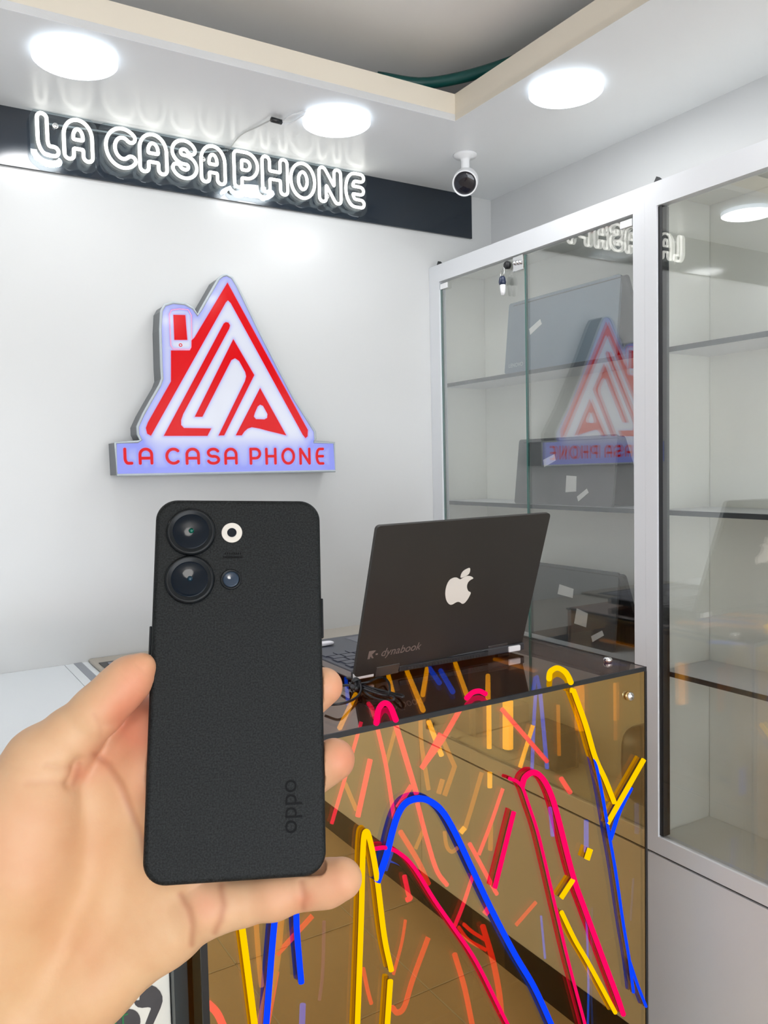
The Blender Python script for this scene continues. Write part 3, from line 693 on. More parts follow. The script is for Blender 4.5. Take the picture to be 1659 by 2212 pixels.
neon(z8([(725, 1020), (860, 1270)]), PNK, D+.03, .0030)
# left of the front panel, under the hand
neon_f([(521, 1990), (533, 2080), (552, 2230)], YF_, .0036)
neon_f([(594, 1980), (586, 2070), (574, 2230)], BF_, .0036)
neon([(604, 1980), (592, 2090), (560, 2230)], ORG, D+.014, .0060)
neon_f([(640, 1975), (642, 2020), (651, 2123)], BF_, .0034)
neon([(654, 2170), (652, 2230)], BLU, D, .0036)
neon([(675, 1978), (598, 2062)], RDD, D+.01, .0030)
neon([(553, 1990), (558, 2060), (565, 2130)], ORG, D+.03, .0030)
neon([(598, 2100), (584, 2180), (575, 2230)], RDD, D+.03, .0030)
neon([(700, 1990), (697, 2100), (690, 2160)], mat('violet_tube', (.1, .03, .2), .4, emis=(.25, .05, .6), es=.7), D+.04, .0022)
neon([(442, 2172), (470, 2190), (488, 2230)], PNK, D, .0040)
# tubes that show through the top sheet
neon([(796, 1520), (803, 1530), (810, 1550)], PNK, .008, .0030, top=True)
neon([(1054, 1460), (1054, 1506)], YEL, .006, .0036, top=True)
neon([(878, 1447), (914, 1534)], YEL, .012, .0036, top=True)
neon([(982, 1428), (1008, 1500)], YEL, .02, .0036, top=True)
neon([(923, 1441), (913, 1501)], YEL, .02, .0036, top=True)
neon([(926, 1441), (949, 1475)], BLU, .02, .0040, top=True)
neon([(952, 1449), (978, 1494)], BLU, .02, .0040, top=True)
neon([(838, 1455), (848, 1494)], YEL, .03, .0036, top=True)
neon([(768, 1500), (734, 1572)], YEL, .02, .0034, top=True)
neon([(747, 1465), (752, 1520)], BLU, .04, .0030, top=True)
neon([(1156, 1465), (1152, 1490)], BLU, .03, .0030, top=True)
neon([(1160, 1462), (1166, 1488)], BLU, .03, .0030, top=True)
neon([(1199, 1400), (1204, 1440)], ORG, .05, .0030, top=True)
# tubes that run over the top sheet
def neon_t(P, m, r=.0038):
    Q_ = smooth_path([on(x, y, 2, BZ+.0045) for x, y in P], 6); V, F = tube(Q_, r, 10); return mk('neon_or_mirrored_tube', V, F, m, t, smooth=True)
neon_t([(1186, 1466), (1189, 1451), (1203, 1443), (1218, 1449), (1227, 1460), (1233, 1474)], YF_, .0040)
neon_t([(813, 1562), (818, 1532), (830, 1519), (843, 1526), (855, 1555)], PF_, .0036)
neon_t([(1008, 1508), (1021, 1496), (1036, 1493), (1049, 1499)], PF_, .0034)
# dark channel strips standing in for the reflected backs of the tubes
m_band = mat('brown_mirror_band', (.030, .022, .014), .35)
def mirror_band(P, wdt, depth):
    Q = [on(x, y, 1, BY0+th+depth) for x, y in P]; Q = smooth_path(Q, 5); V = []; F = []
    for i, q in enumerate(Q):
        a = Q[max(i-1, 0)]; b_ = Q[min(i+1, len(Q)-1)]; d = b_-a; d /= np.linalg.norm(d); n = np.array([-d[2], 0, d[0]])
        for s, y in ((-1, 0), (1, 0), (1, .008), (-1, .008)): V.append(q+n*s*wdt/2+np.array([0, y, 0]))
    for i in range(len(Q)-1):
        for k in range(4): F.append((i*4+k, i*4+(k+1) % 4, (i+1)*4+(k+1) % 4, (i+1)*4+k))
    F += [(3, 2, 1, 0), tuple((len(Q)-1)*4+k for k in range(4))]
    V = [np.clip(v, [BX0+.009, BY0+th+.002, FL+.012], [BX1-.006, BY1-.012, BZ-.01]) for v in V]
    mk('mirror_band_strip', V, F, m_band, t)
mirror_band(z8([(260, 1080), (320, 1075), (380, 1100), (440, 1160), (540, 1310), (630, 1450), (750, 1640), (870, 1860), (940, 2000)]), .012, .020)
mirror_band(z8([(255, 1150), (262, 1300), (280, 1480), (305, 1640)]), .014, .026)

# ------------------------------------------------------------------ laptop on the plinth
TL, TRc, BR, BL = [np.array(v) for v in ([.5504, .918, -.0795], [.8662, .9286, -.0779], [.8649, .9983, -.2939], [.5491, .9877, -.2955])]
ex = (TRc-TL)+(BR-BL); ex /= np.linalg.norm(ex); ey = (TL-BL)+(TRc-BR); ey -= ex*np.dot(ey, ex); ey /= np.linalg.norm(ey); en = np.cross(ex, ey)   # en: out of the lid back, towards the room
if en[1] > 0: en = -en
LC = (TL+TRc+BR+BL)/4; LW = .316; LH = .227
t = thing('laptop', 'open black laptop on the amber plinth, white apple sticker on its lid', 'laptop', (.707, 1.1, BZ))
def TLp(x, y, d=0): return LC+ex*(x-LW/2)+ey*(y-LH/2)+en*d
def rrect(w_, h_, r, k=6):
    P = []
    for cx_, cy_, a0 in ((w_-r, r, -90), (w_-r, h_-r, 0), (r, h_-r, 90), (r, r, 180)):
        for i in range(k+1):
            a = math.radians(a0+90*i/k); P.append((cx_+r*math.cos(a), cy_+r*math.sin(a)))
    return P
m_lid = mat('brown_black_lid', (.032, .029, .026), .42, spec=.35, var=.25, vscale=8)
V, F = prism([[TLp(x, y, 0) for x, y in rrect(LW, LH, .006)]], -en, .0055); lid = mk('lid', V, F, m_lid, t, bevel=.0010)
MB().box(0, 1, 0, 1, 0, 1, T=lambda v: TLp(.006+v[0]*(LW-.012), .008+v[1]*(LH-.014), -.0056-.0006*v[2])).mk('screen', m_dark, lid)
ap = [(205, 549), (190, 541), (175, 541), (158, 549), (145, 566), (137, 590), (134, 615), (137, 640), (145, 658), (156, 668), (168, 667), (180, 660), (192, 655), (203, 657), (214, 664), (225, 660), (238, 645), (249, 626), (254, 611), (243, 604), (237, 590), (237, 575), (243, 561), (254, 551), (266, 544), (260, 537), (248, 533), (234, 534), (220, 540)]
leaf = [(207, 541), (208, 528), (216, 513), (230, 502), (249, 495), (251, 508), (246, 522), (234, 532), (220, 538)]
app = []
for P in (ap, leaf):
    V, F = prism([smooth_path([onpl(900+.4575*x, 1000+.4575*y, LC, en)+en*.0003 for x, y in P], 3, closed=True)], en, .0005); app.append(mk('apple_sticker', V, F, mat('cream_sticker', (.70, .67, .62), .4), lid, label='white apple sticker'))
m_pr = mat('grey_print_lid', (.16, .125, .11), .4)
o1 = onpl(822, 1421, LC, en)+en*.0003
text_mesh('dynabook', .0175, .0001, [ex, ey, en], 'lettering', m_pr, lid, onpl(821, 1418, LC, en)+en*.0003, shear=.25)
a_ = onpl(793, 1424, LC, en)+en*.0003
V, F = prism([[a_+ex*x+ey*y for x, y in ((0, 0), (.004, 0), (.0045, .004), (.0078, .0002), (.0105, .0002), (.0068, .0062), (.0125, .012), (.0095, .0125), (.0055, .0125), (.001, .0125))]], en, .0003); mk('emblem', V, F, m_pr, lid)
V, F = prism([[a_+ex*x+ey*y for x, y in ((.0130, .0045), (.0165, .0045), (.0165, .0070), (.0130, .0070))]], en, .0003); mk('emblem', V, F, m_pr, lid)
# base runs from the hinge towards the back wall
bx0 = .5485; bx1 = .8655; by0 = .992; by1 = 1.213; bz = BZ+.0015
MB().box(bx0, bx1, by0, by1, bz+.0035, bz+.0155).mk('base', mat('base_silver_black', (.05, .05, .055), .35, metal=.3), t, bevel=.002)
ba = [o for o in t.children if o.name.startswith('base')][0]
MB().box(bx0+.0008, bx0-.0002, by0+.004, by1-.004, bz+.006, bz+.0145).mk('side_trim', m_steel, ba)
MB().box(bx0+.002, bx1-.002, by0+.006, by1-.002, bz+.0155, bz+.0160).mk('palm_rest', mat('blue_black_deck', (.045, .05, .07), .3), ba)
kb = MB()
for j in range(5):
    for i in range(14): kb.box(bx0+.010+.0212*i+.004*(j % 2), bx0+.010+.0212*i+.0186+.004*(j % 2), by0+.022+.0195*j, by0+.022+.0195*j+.0170, bz+.0160, bz+.0175)
kb.mk('keys', mat('laptop_keys', (.05, .055, .08), .3), ba)
MB().box(bx0+.10, bx0+.21, by0+.128, by0+.205, bz+.0161, bz+.0164).mk('touchpad', mat('grey_touchpad', (.10, .11, .14), .25), ba)
hin = []
for a, b_ in ((.035, .075), (.243, .283)):
    hb = MB().box(0, 1, 0, 1, 0, 1, T=lambda v, a=a, b_=b_: TLp(a+v[0]*(b_-a), -.006+v[1]*.016, .0012-v[2]*.010)); hb.mk('hinge', mat('hinge_brown', (.07, .062, .058), .4, metal=.3), t, bevel=.001)
MB().box(bx0+.001, bx0+.034, by0-.003, by0+.006, bz+.004, bz+.0135).mk('hinge_cover', m_plastic, t, bevel=.002, label='silver hinge end')
MB().box(bx1-.034, bx1-.010, by0-.003, by0+.006, bz+.004, bz+.0135).mk('hinge_cover', m_plastic, t, bevel=.002, label='silver hinge end')
MB().box(bx0+.076, bx1-.076, by0-.0035, by0+.002, bz+.005, bz+.013).mk('vent_strip', mat('vent_strip', (.02, .021, .024), .4, metal=.3), t, bevel=.001)
vb = MB()
for k in range(26): vb.box(bx0+.085+.0055*k, bx0+.0885+.0055*k, by0-.0039, by0-.0034, bz+.006, bz+.0092)
vb.mk('vent_slots', m_black, t)
for x in (bx0+.03, bx1-.03):
    for y in (by0+.02, by1-.02): MB().box(x-.012, x+.012, y-.004, y+.004, BZ, bz+.0036).mk('foot', m_black, t, bevel=.001)
# crumpled tissue at the palm rest
o = soft_block('tissue_scrap', (.588, 1.165, bz+.0195), (.022, .008, .0030), mat('white_tissue', (.8, .8, .85), .8, bump=.6, bscale=120), 'small white tissue scrap lying on the laptop palm rest', 'tissue')

# ------------------------------------------------------------------ tied black cable
t = thing('cable', 'thin black cable tied in a bundle on the plinth in front of the laptop', 'cable', on(790, 1480, 2, BZ))
def cz(P, dz=.004): 
    out = []
    for i, (x, y) in enumerate(P):
        out.append(on(660+.18083*x, 1320+.18083*y, 2, BZ+dz+.003*math.sin(i*1.7)))
    return smooth_path(out, 6)
CB_ = [
 [(250, 690), (370, 700), (450, 740), (560, 800), (640, 880), (760, 930), (900, 970), (1010, 990), (1140, 1030), (1165, 1010), (1080, 990), (960, 960), (800, 920), (680, 880)],
 [(230, 1120), (400, 1110), (520, 1080), (620, 1020), (665, 940), (650, 860), (600, 810), (550, 860)],
 [(650, 870), (760, 845), (860, 800), (940, 800), (990, 850), (1005, 920), (1000, 990), (960, 1010), (840, 980), (700, 930)],
 [(680, 930), (750, 1000), (860, 1050), (980, 1075), (1050, 1060), (1040, 1020), (900, 1000), (760, 950)],
 [(430, 890), (520, 885), (600, 890), (650, 880)], [(440, 720), (500, 690), (560, 760), (590, 840), (600, 900), (560, 920), (530, 860)],
 [(470, 640), (520, 700), (480, 760), (560, 740), (500, 800), (580, 800)]]
for i, P in enumerate(CB_):
    V, F = tube(cz(P, .005+.002*(i % 3)), .0017, 8); mk('strand', V, F, m_black, t, smooth=True)
V, F = tube(cz([(565, 850), (600, 820), (640, 850), (640, 910), (600, 930), (560, 900)], .008), .0035, 8); mk('tie', V, F, m_black, t, smooth=True)

# ------------------------------------------------------------------ phone in the hand
RP = np.array([[.9872, .0393, -.1547], [.0046, .9618, .2737], [.1596, -.2709, .9493]])
# make it a proper rotation
u_, s_, vt_ = np.linalg.svd(RP); RP = u_@vt_
TP = np.array([-.0634, .0722, .3535])
RW = M3.T @ RP; PW = M3.T @ TP
mtx = Matrix.Identity(4)
for i in range(3):
    for j in range(3): mtx[i][j] = RW[i, j]
    mtx[i][3] = PW[i]+OFF[i]
t = thing('smartphone', 'black smartphone seen from its back, two big camera lenses, held in the hand', 'smartphone', mtx=mtx)
def P2W(v): return RW@np.array(v, float)+PW
def px2p(x, y):   # pixel -> local x,y on the phone back
    p = onpl(x, y, PW, RW[:, 2]); l = RW.T@(p-PW); return l[0], l[1]
PWd, PHt, PT = .0742, .1623, .0082
m_phone = bpy.data.materials.new('black_sparkle_glass'); m_phone.use_nodes = True; nt = m_phone.node_tree; b = nt.nodes['Principled BSDF']
tc = nt.nodes.new('ShaderNodeTexCoord'); n1 = nt.nodes.new('ShaderNodeTexNoise'); n1.inputs['Scale'].default_value = 1400; n1.inputs['Detail'].default_value = 4
n2 = nt.nodes.new('ShaderNodeTexVoronoi'); n2.inputs['Scale'].default_value = 1500
nt.links.new(tc.outputs['Object'], n1.inputs['Vector']); nt.links.new(tc.outputs['Object'], n2.inputs['Vector'])
rp = nt.nodes.new('ShaderNodeValToRGB'); rp.color_ramp.elements[0].position = .35; rp.color_ramp.elements[0].color = (.0025, .0032, .0036, 1); rp.color_ramp.elements[1].position = .75; rp.color_ramp.elements[1].color = (.018, .021, .022, 1)
nt.links.new(n1.outputs['Fac'], rp.inputs[0]); nt.links.new(rp.outputs[0], b.inputs['Base Color'])
b.inputs['Roughness'].default_value = .50; b.inputs['Specular IOR Level'].default_value = .17
bp = nt.nodes.new('ShaderNodeBump'); bp.inputs['Strength'].default_value = .45; bp.inputs['Distance'].default_value = .0002
nt.links.new(n2.outputs['Distance'], bp.inputs['Height']); nt.links.new(bp.outputs[0], b.inputs['Normal'])
def rr_c(w_, h_, r, k=10): return [(x-w_/2, y-h_/2) for x, y in rrect(w_, h_, r, k)]
prof = [(.0024, 0.0), (.0013, .0002), (.0005, .0009), (.0001, .0020), (0, .0038), (0, .0050), (.0004, .0066), (.0012, .0077), (.0022, .0082)]
V = []; F = []; NN = None
for ins_, z in prof:
    P = rr_c(PWd-2*ins_, PHt-2*ins_, .0095-ins_*.8); NN = len(P); V += [P2W((x, y, z)) for x, y in P]
for i in range(len(prof)-1):
    for k in range(NN): F.append((i*NN+k, i*NN+(k+1) % NN, (i+1)*NN+(k+1) % NN, (i+1)*NN+k))
F.append(tuple(reversed(range(NN)))); F.append(tuple((len(prof)-1)*NN+k for k in range(NN)))
body_o = mk('body', V, F, m_phone, t, smooth=True)
me = body_o.data
for p in me.polygons:
    if len(p.vertices) > 4: p.use_smooth = False
MB().box(-PWd/2+.002, PWd/2-.002, -PHt/2+.002, PHt/2-.002, PT-.0001, PT+.0003, T=P2W).mk('screen', m_dark, t)
def plathe(px, py, prof, m, name, parent, n=48, smooth=True):
    x, y = px2p(px, py); V, F = lathe([(r, h) for r, h in prof], P2W((x, y, 0)), -RW[:, 2], n); return mk(name, V, F, m, parent, smooth=smooth)
m_ring = mat('black_lens_ring', (.006, .008, .010), .25, spec=.2)
m_glsb = mat('lens_glass', (.003, .006, .011), .05, spec=.12)
for (px, py) in ((413, 1150), (410, 1253)):
    rg = plathe(px, py, [(.0108, -.0002), (.0108, .0014), (.0101, .0021), (.0095, .0022), (.0090, .0018)], m_ring, 'camera_ring', t)
    plathe(px, py, [(.0091, .0016), (.0075, .0019), (.0040, .0021), (.0001, .0022)], m_glsb, 'camera_lens', rg)
    plathe(px+1, py-1, [(.0012, .00221), (.0001, .0024)], mat('lens_glint', (.0, .10, .07) if py < 1200 else (.01, .04, .07), .15), 'glint_disc', rg, 20)  # small coloured disc painted as a glint in the lens
fl = plathe(501, 1151, [(.0046, -.0001), (.0046, .0003), (.0044, .0004)], mat('flash_ring_white', (.58, .55, .50), .4), 'flash_ring', t, smooth=False)
plathe(501, 1151, [(.0021, .0003), (.0021, .0006), (.0018, .0007)], m_glsb, 'flash_core', fl, 24, smooth=False)
sl = plathe(499, 1252, [(.0046, -.0001), (.0046, .0007), (.0041, .0010), (.0039, .0007)], m_ring, 'camera_ring', t)
plathe(499, 1252, [(.0040, .0006), (.0030, .0008), (.0001, .0009)], mat('lens_glass_blue', (.01, .025, .05), .05, spec=.4), 'camera_lens', sl, 32)
m_gl2 = mat('gloss_black_print', (.0015, .002, .0025), .45, spec=.10)
# worn caption marks under the flash and the vertical maker lettering
cm = MB()
for r_, (y, xa, xb, n) in enumerate(((1196, 486, 523, 8), (1204, 482, 524, 13))):
    for k in range(n):
        x0_, y0_ = px2p(xa+(xb-xa)*k/n, y); cm.box(x0_, x0_+.00055, y0_-.0005, y0_+.0005, -.00012, .0001, T=P2W)
cm.mk('caption_print', m_gl2, t)
ox, oy = px2p(641, 1801)
text_mesh('oppo', .0104, .00008, [-RW[:, 1]*1.0, -RW[:, 0], -RW[:, 2]], 'lettering', m_gl2, t, P2W((ox, oy, -.0001)))
for (sx, ya, yb, nm) in ((1, 1290, 1376, 'volume_key'), (-1, 1350, 1412, 'power_key')):
    xx = sx*PWd/2; y0_ = px2p(690, ya)[1] if sx > 0 else px2p(330, ya)[1]; y1_ = px2p(695, yb)[1] if sx > 0 else px2p(328, yb)[1]
    MB().box(min(xx, xx+sx*.0009)-.0002, max(xx, xx+sx*.0009), y0_, y1_, .0032, .0056, T=P2W).mk(nm, m_ring, t, bevel=.0004)

# ------------------------------------------------------------------ hand holding the phone (signed-distance body, surface nets)
NP = RP[:, 2]; DP = float(NP@TP)
def zpl(x, y, off): d = np.array([(x-CX)/FPX, (y-CY)/FPX, 1.]); return (DP+off)/float(NP@d)
def C(x, y, z): return np.array([(x-CX)/FPX*z, (y-CY)/FPX*z, z])
def B(x, y, r, gap=0.0): return (C(x, y, zpl(x, y, PT+r*.97+gap)), r)   # lying against the phone's screen side
def Q(x, y, z, r): return (C(x, y, z), r)
palm = [
 [Q(-560, 2900, .300, .031), Q(-330, 2560, .318, .029), Q(-140, 2300, .330, .027)],
 [B(447, 1957, .0112), Q(359, 2004, .3480, .0140), Q(188, 2122, .3440, .0182), Q(-40, 2290, .336, .0245)],
 [B(405, 1865, .0118), Q(240, 1960, .351, .016), Q(60, 2080, .347, .021), Q(-140, 2300, .330, .026)],
 [B(372, 1765, .0122), Q(200, 1880, .354, .016), Q(20, 2030, .348, .021)],
 [B(335, 1665, .0118), Q(190, 1790, .357, .0145), Q(0, 1960, .350, .020)],
 [Q(96, 1652, .3440, .0160), Q(62, 1760, .3400, .0200), Q(40, 1870, .3370, .0225), Q(-30, 2040, .336, .0265)],
 [Q(-30, 1790, .340, .022), Q(-100, 2050, .338, .026)],
 [Q(110, 1735, .354, .012), Q(215, 1700, .362, .0115), B(325, 1665, .0112)],
 [Q(190, 1730, .360, .011), Q(255, 1650, .366, .0125), B(330, 1575, .0125, .002)],
 [Q(215, 1655, .367, .0125), Q(290, 1562, .3695, .0130)],
]
thumb = [Q(310, 1437, .3480, .0048), Q(284, 1463, .3475, .0092), Q(253, 1494, .3462, .0098), Q(213, 1534, .3448, .0105), Q(150, 1594, .3445, .0119), Q(96, 1652, .3445, .0152), Q(40, 1735, .343, .0175)]
index = [B(335, 1665, .0112), B(420, 1545, .0100, .001), B(500, 1440, .0088), B(560, 1370, .0078)]
middle = [B(372, 1765, .0118), B(500, 1650, .0100, .001), B(615, 1555, .0092), (C(699, 1483, .3700), .0086)]
ring = [B(405, 1865, .0118), B(520, 1780, .0100, .001), B(630, 1705, .0094), (C(721, 1641, .3590), .0092)]
pinky = [B(447, 1957, .0110), Q(520, 1944, .3465, .0102), Q(590, 1932, .3460, .0099), Q(668, 1912, .3476, .0092), Q(705, 1908, .3468, .0093), Q(738, 1898, .3450, .0086)]
def cone(Pg, a, ra, b, rb):
    ba = b-a; l2 = ba@ba; t_ = np.clip(((Pg-a)@ba)/l2, 0, 1); r = ra+(rb-ra)*t_
    return np.linalg.norm(Pg-a-t_[:, None]*ba, axis=1)-r
def smin(a, b, k):
    h = np.clip(.5+.5*(b-a)/k, 0, 1); return b+(a-b)*h-k*h*(1-h)
def chain(Pg, L, k):
    d = None
    for (a, ra), (b, rb) in zip(L[:-1], L[1:]):
        c = cone(Pg, a, ra, b, rb); d = c if d is None else smin(d, c, k)
    return d
def phone_sd(Pg):
    l = (Pg-TP)@RP; q = np.abs(l-np.array([0, 0, PT/2]))-np.array([PWd/2-.003, PHt/2-.003, PT/2-.003])
    return np.linalg.norm(np.maximum(q, 0), axis=1)+np.minimum(q.max(1), 0)-.003
CREASE = [  # pixel polylines, depth, half width (m)
 ([(206, 1630), (233, 1651), (260, 1695), (282, 1749), (301, 1792), (318, 1850)], .0009, .0017),
 ([(170, 1650), (166, 1672), (158, 1694)], .0020, .0030),
 ([(100, 1655), (140, 1660), (167, 1658)], .0007, .0020),
 ([(158, 1694), (110, 1690), (60, 1692)], .0005, .0022),
 ([(477, 1912), (483, 1955), (476, 1990), (464, 2014)], .0005, .0018),
 ([(390, 1933), (408, 1965), (416, 2000), (414, 2040)], .0005, .0018),
 ([(651, 1905), (658, 1940), (655, 1962)], .0005, .0018),
 ([(205, 1545), (216, 1565), (219, 1592)], .0002, .0020),
 ([(222, 1562), (255, 1558), (285, 1545)], .0005, .0026),
 ([(170, 1700), (190, 1800), (180, 1920), (140, 2040)], .0008, .0050),
 ([(270, 1900), (250, 2000), (190, 2080)], .0005, .0045),
]
def uv(Pg): return Pg[:, 0]/Pg[:, 2]*FPX+CX, Pg[:, 1]/Pg[:, 2]*FPX+CY
def hand_sd(Pg, full=True):
    pd = None
    for L in palm:
        c = chain(Pg, L, .008); pd = c if pd is None else smin(pd, c, .011)
    d = smin(pd, chain(Pg, thumb, .004), .005)
    for Fg, k in ((index, .006), (middle, .006), (ring, .006), (pinky, .007)):
        d = np.minimum(d, smin(pd, chain(Pg, Fg, .0035), k))
    if full:
        u, v = uv(Pg)
        for P, dep, wd in CREASE:
            s = seg_dist(u, v, [P])*Pg[:, 2]/FPX
            d = d+dep*np.exp(-(s/wd)**2)
    ps = phone_sd(Pg)-.0002
    return np.maximum(d, -ps)
g0 = np.array([-.285, .045, .285]); g1 = np.array([.000, .330, .400]); hs_ = .00128
nx, ny, nz = [int(math.ceil((g1[i]-g0[i])/hs_)) for i in range(3)]
ax_ = [g0[i]+hs_*np.arange(n_) for i, n_ in enumerate((nx, ny, nz))]
FV = np.empty((nx, ny, nz), np.float32)
YY, ZZ = np.meshgrid(ax_[1], ax_[2], indexing='ij')
for i0 in range(0, nx, 12):
    xs_ = ax_[0][i0:i0+12]
    Pg = np.empty((len(xs_), ny, nz, 3)); Pg[..., 0] = xs_[:, None, None]; Pg[..., 1] = YY; Pg[..., 2] = ZZ
    FV[i0:i0+12] = hand_sd(Pg.reshape(-1, 3), False).reshape(len(xs_), ny, nz)
def surface_nets(Fv):
    S = Fv < 0; A = np.zeros(tuple(s-1 for s in Fv.shape)+(3,)); Cn = np.zeros(A.shape[:3])
    sh = A.shape[:3]
    def sl(o): return tuple(slice(o[i], o[i]+sh[i]) for i in range(3))
    for axis in range(3):
        oth = [i for i in range(3) if i != axis]
        for p in (0, 1):
            for q in (0, 1):
                o = [0, 0, 0]; o[oth[0]] = p; o[oth[1]] = q; e = list(o); e[axis] = 1
                a = Fv[sl(o)]; b = Fv[sl(e)]; m = (a < 0) != (b < 0)
                t_ = np.where(m, a/np.where(m, a-b, 1), 0)
                for i in range(3): A[..., i] += np.where(m, (t_ if i == axis else o[i]), 0)
                Cn += m
    cells = np.argwhere(Cn > 0); idm = -np.ones(sh, int); idm[tuple(cells.T)] = np.arange(len(cells))
    V = cells+A[tuple(cells.T)]/Cn[tuple(cells.T)][:, None]
    F = []
    for axis in range(3):
        u, v = [(1, 2), (2, 0), (0, 1)][axis]
        a = np.take(S, range(Fv.shape[axis]-1), axis); b = np.take(S, range(1, Fv.shape[axis]), axis)
        E = np.argwhere(a != b)
        ok = (E[:, u] > 0) & (E[:, v] > 0) & (E[:, u] < sh[u]) & (E[:, v] < sh[v]) & (E[:, axis] < sh[axis]); E = E[ok]
        fl_ = a[tuple(E.T)]
        du = np.zeros(3, int); du[u] = 1; dv = np.zeros(3, int); dv[v] = 1
        q = np.stack([idm[tuple((E-du-dv).T)], idm[tuple((E-dv).T)], idm[tuple(E.T)], idm[tuple((E-du).T)]], 1)
        q[~fl_] = q[~fl_][:, ::-1]; F.append(q)
    return V, np.concatenate(F)
HV, HF = surface_nets(FV)
HV = g0+HV*hs_
def subdivide(V, F):
    """one level of quad midpoint subdivision"""
    E = np.concatenate([np.stack([F[:, i], F[:, (i+1) % 4]], 1) for i in range(4)]); Es = np.sort(E, 1)
    U, inv = np.unique(Es, axis=0, return_inverse=True); inv = inv.reshape(-1); n = len(F); nv = len(V)
    em = (V[U[:, 0]]+V[U[:, 1]])/2; fm = V[F].mean(1); W = np.concatenate([V, em, fm])
    e = [nv+inv[i*n:(i+1)*n] for i in range(4)]; c = nv+len(U)+np.arange(n)
    return W, np.concatenate([np.stack([F[:, i], e[i], c, e[(i+3) % 4]], 1) for i in range(4)])
# only the part near the picture gets the finer mesh: subdivide everything once
HV, HF = subdivide(HV, HF)
for it in range(4):
    e = 4e-4; d0 = hand_sd(HV, False); g = np.stack([hand_sd(HV+np.eye(3)[i]*e, False)-d0 for i in range(3)], 1)/e
    gn = np.maximum((g**2).sum(1), .3); HV = HV-(np.clip(d0/gn, -.0012, .0012))[:, None]*g
gl = g/np.maximum(np.linalg.norm(g, axis=1), .2)[:, None]; u, v = uv(HV); dpt = np.zeros(len(HV))
for P, dep, wd in CREASE: dpt += dep*np.exp(-((seg_dist(u, v, [P])*HV[:, 2]/FPX)/wd)**2)
dpt *= np.clip(-gl[:, 2]*2, 0, 1)*np.clip((phone_sd(HV)-.0004)/.001, 0, 1)
HV = HV-gl*dpt[:, None]
# skin colour: warmer pads and creases, crease shade painted in too
u, v = uv(HV); red = np.zeros(len(HV))
for (px, py, rad, am) in ((300, 1470, 62, .75), (250, 1540, 45, .45), (170, 1672, 24, .65), (300, 1560, 55, .6), (215, 1640, 40, .5), (735, 1490, 55, .7), (745, 1640, 50, .9), (730, 1915, 62, .55), (600, 1950, 60, .35), (445, 1955, 45, .55), (300, 1600, 60, .6), (320, 1700, 60, .5), (60, 1830, 150, .28), (290, 1850, 90, .12), (150, 1990, 110, .08), (180, 2080, 80, .12), (315, 1545, 30, .9), (660, 1945, 24, .5)):
    red += am*np.exp(-(((u-px)**2+(v-py)**2)/rad**2))
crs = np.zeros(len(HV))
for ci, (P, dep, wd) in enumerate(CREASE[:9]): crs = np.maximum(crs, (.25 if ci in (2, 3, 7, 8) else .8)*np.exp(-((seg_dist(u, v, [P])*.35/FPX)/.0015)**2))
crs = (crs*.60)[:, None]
red = np.clip(red, 0, 1)[:, None]
base = np.array([.60, .385, .228]); rc = np.array([.59, .235, .140])
yel = np.clip(.5*np.exp(-((u-120)**2+(v-2050)**2)/220**2)+.35*np.exp(-((u-250)**2+(v-1850)**2)/120**2), 0, 1)[:, None]
base = base*(1-yel)+yel*np.array([.58, .345, .155])
hc = base*(1-red)+rc*red
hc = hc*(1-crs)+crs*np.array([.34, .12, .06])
m_skin = bpy.data.materials.new('skin'); m_skin.use_nodes = True; nt = m_skin.node_tree; b = nt.nodes['Principled BSDF']
at = nt.nodes.new('ShaderNodeAttribute'); at.attribute_name = 'tone'
tc = nt.nodes.new('ShaderNodeTexCoord'); n1 = nt.nodes.new('ShaderNodeTexNoise'); n1.inputs['Scale'].default_value = 55; n1.inputs['Detail'].default_value = 4
nt.links.new(tc.outputs['Object'], n1.inputs['Vector'])
hsv = nt.nodes.new('ShaderNodeMix'); hsv.data_type = 'RGBA'; hsv.blend_type = 'MULTIPLY'; hsv.inputs[0].default_value = .35
rp = nt.nodes.new('ShaderNodeValToRGB'); rp.color_ramp.elements[0].position = .35; rp.color_ramp.elements[0].color = (.90, .74, .66, 1); rp.color_ramp.elements[1].position = .62; rp.color_ramp.elements[1].color = (1, 1, 1, 1)
nt.links.new(n1.outputs['Fac'], rp.inputs[0]); nt.links.new(at.outputs['Color'], hsv.inputs[6]); nt.links.new(rp.outputs[0], hsv.inputs[7]); nt.links.new(hsv.outputs[2], b.inputs['Base Color'])
b.inputs['Roughness'].default_value = .48; b.inputs['Specular IOR Level'].default_value = .35
b.inputs['Subsurface Weight'].default_value = .12; b.inputs['Subsurface Radius'].default_value = (1.0, .35, .18); b.inputs['Subsurface Scale'].default_value = .006
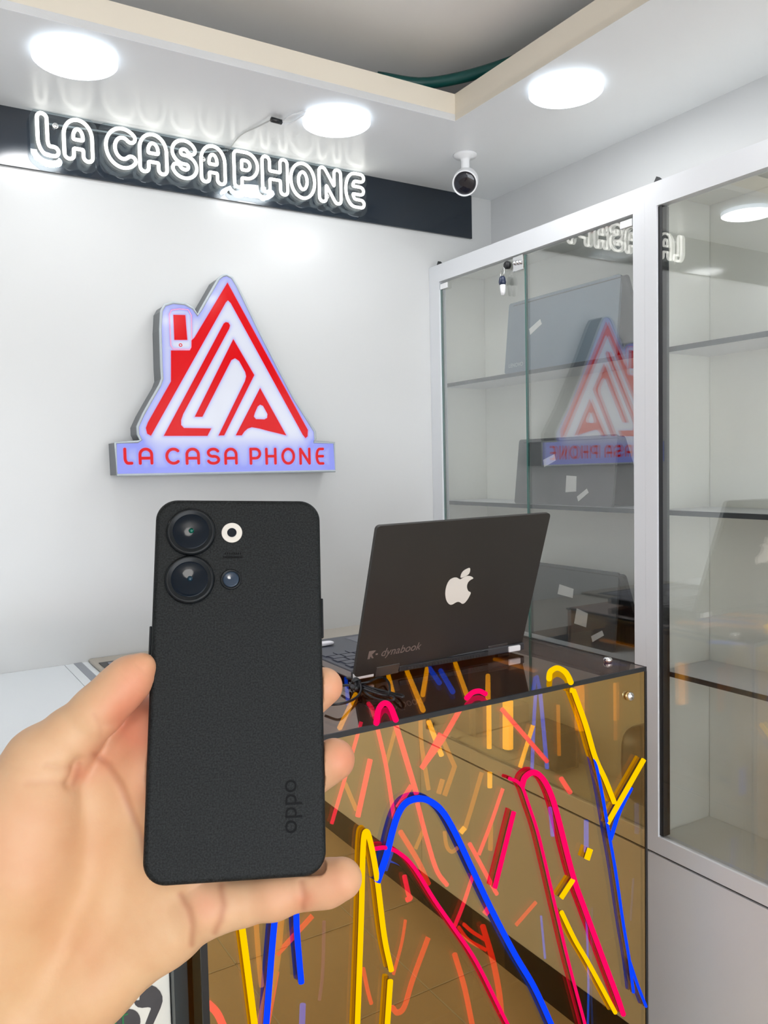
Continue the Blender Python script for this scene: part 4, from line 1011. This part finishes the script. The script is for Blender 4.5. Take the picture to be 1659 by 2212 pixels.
n3 = nt.nodes.new('ShaderNodeTexNoise'); n3.inputs['Scale'].default_value = 700; n3.inputs['Detail'].default_value = 2; nt.links.new(tc.outputs['Object'], n3.inputs['Vector'])
bp = nt.nodes.new('ShaderNodeBump'); bp.inputs['Strength'].default_value = .12; bp.inputs['Distance'].default_value = .0003; nt.links.new(n3.outputs['Fac'], bp.inputs['Height']); nt.links.new(bp.outputs[0], b.inputs['Normal'])
hw = HV @ M3
th_ = thing('person', 'bare left hand of a person holding up the black phone', 'person', M3.T@C(100, 1950, .345))
ho = mk('hand', hw, HF, m_skin, th_, smooth=True)
ca = ho.data.color_attributes.new('tone', 'FLOAT_COLOR', 'POINT'); ca.data.foreach_set('color', np.concatenate([hc, np.ones((len(hc), 1))], 1).astype(np.float32).ravel())
# nails
def nail(c, ax, nrm, L, W_, cur, thick, name='nail'):
    ax = ax/np.linalg.norm(ax); nrm = nrm-ax*(nrm@ax); nrm /= np.linalg.norm(nrm); sd = np.cross(ax, nrm); V = []; F = []; n = 10; k = 12
    for s in (0, 1):
        for i in range(k+1):
            for j in range(n+1):
                a_ = (j/n-.5)*2; l = (i/k-.5)*2; wl = W_/2*math.sqrt(max(0, 1-max(0, l-.55)**2/.22)) if l > .55 else W_/2
                V.append(M3.T@(c+ax*l*L/2*(1-.12*a_*a_)+sd*a_*wl-nrm*(cur*a_*a_+.12*cur*l*l)+nrm*thick*(1-s)))
    m_ = (k+1)*(n+1)
    for i in range(k):
        for j in range(n):
            q = (i*(n+1)+j, i*(n+1)+j+1, (i+1)*(n+1)+j+1, (i+1)*(n+1)+j); F.append(q); F.append(tuple(reversed([x+m_ for x in q])))
    return mk(name, V, F, mat('nail', (.58, .38, .28), .3, spec=.35), ho, smooth=True)
dth = C(300, 1455, .345)-C(225, 1522, .345)
nail(C(240, 1441, .3508), dth, np.array([-.62, -.66, .42]), .0135, .012, .0035, .0006)
nail(C(752, 1886, .3505), C(760, 1885, .337)-C(700, 1912, .338), np.array([.25, -.35, .9]), .009, .008, .003, .0005)
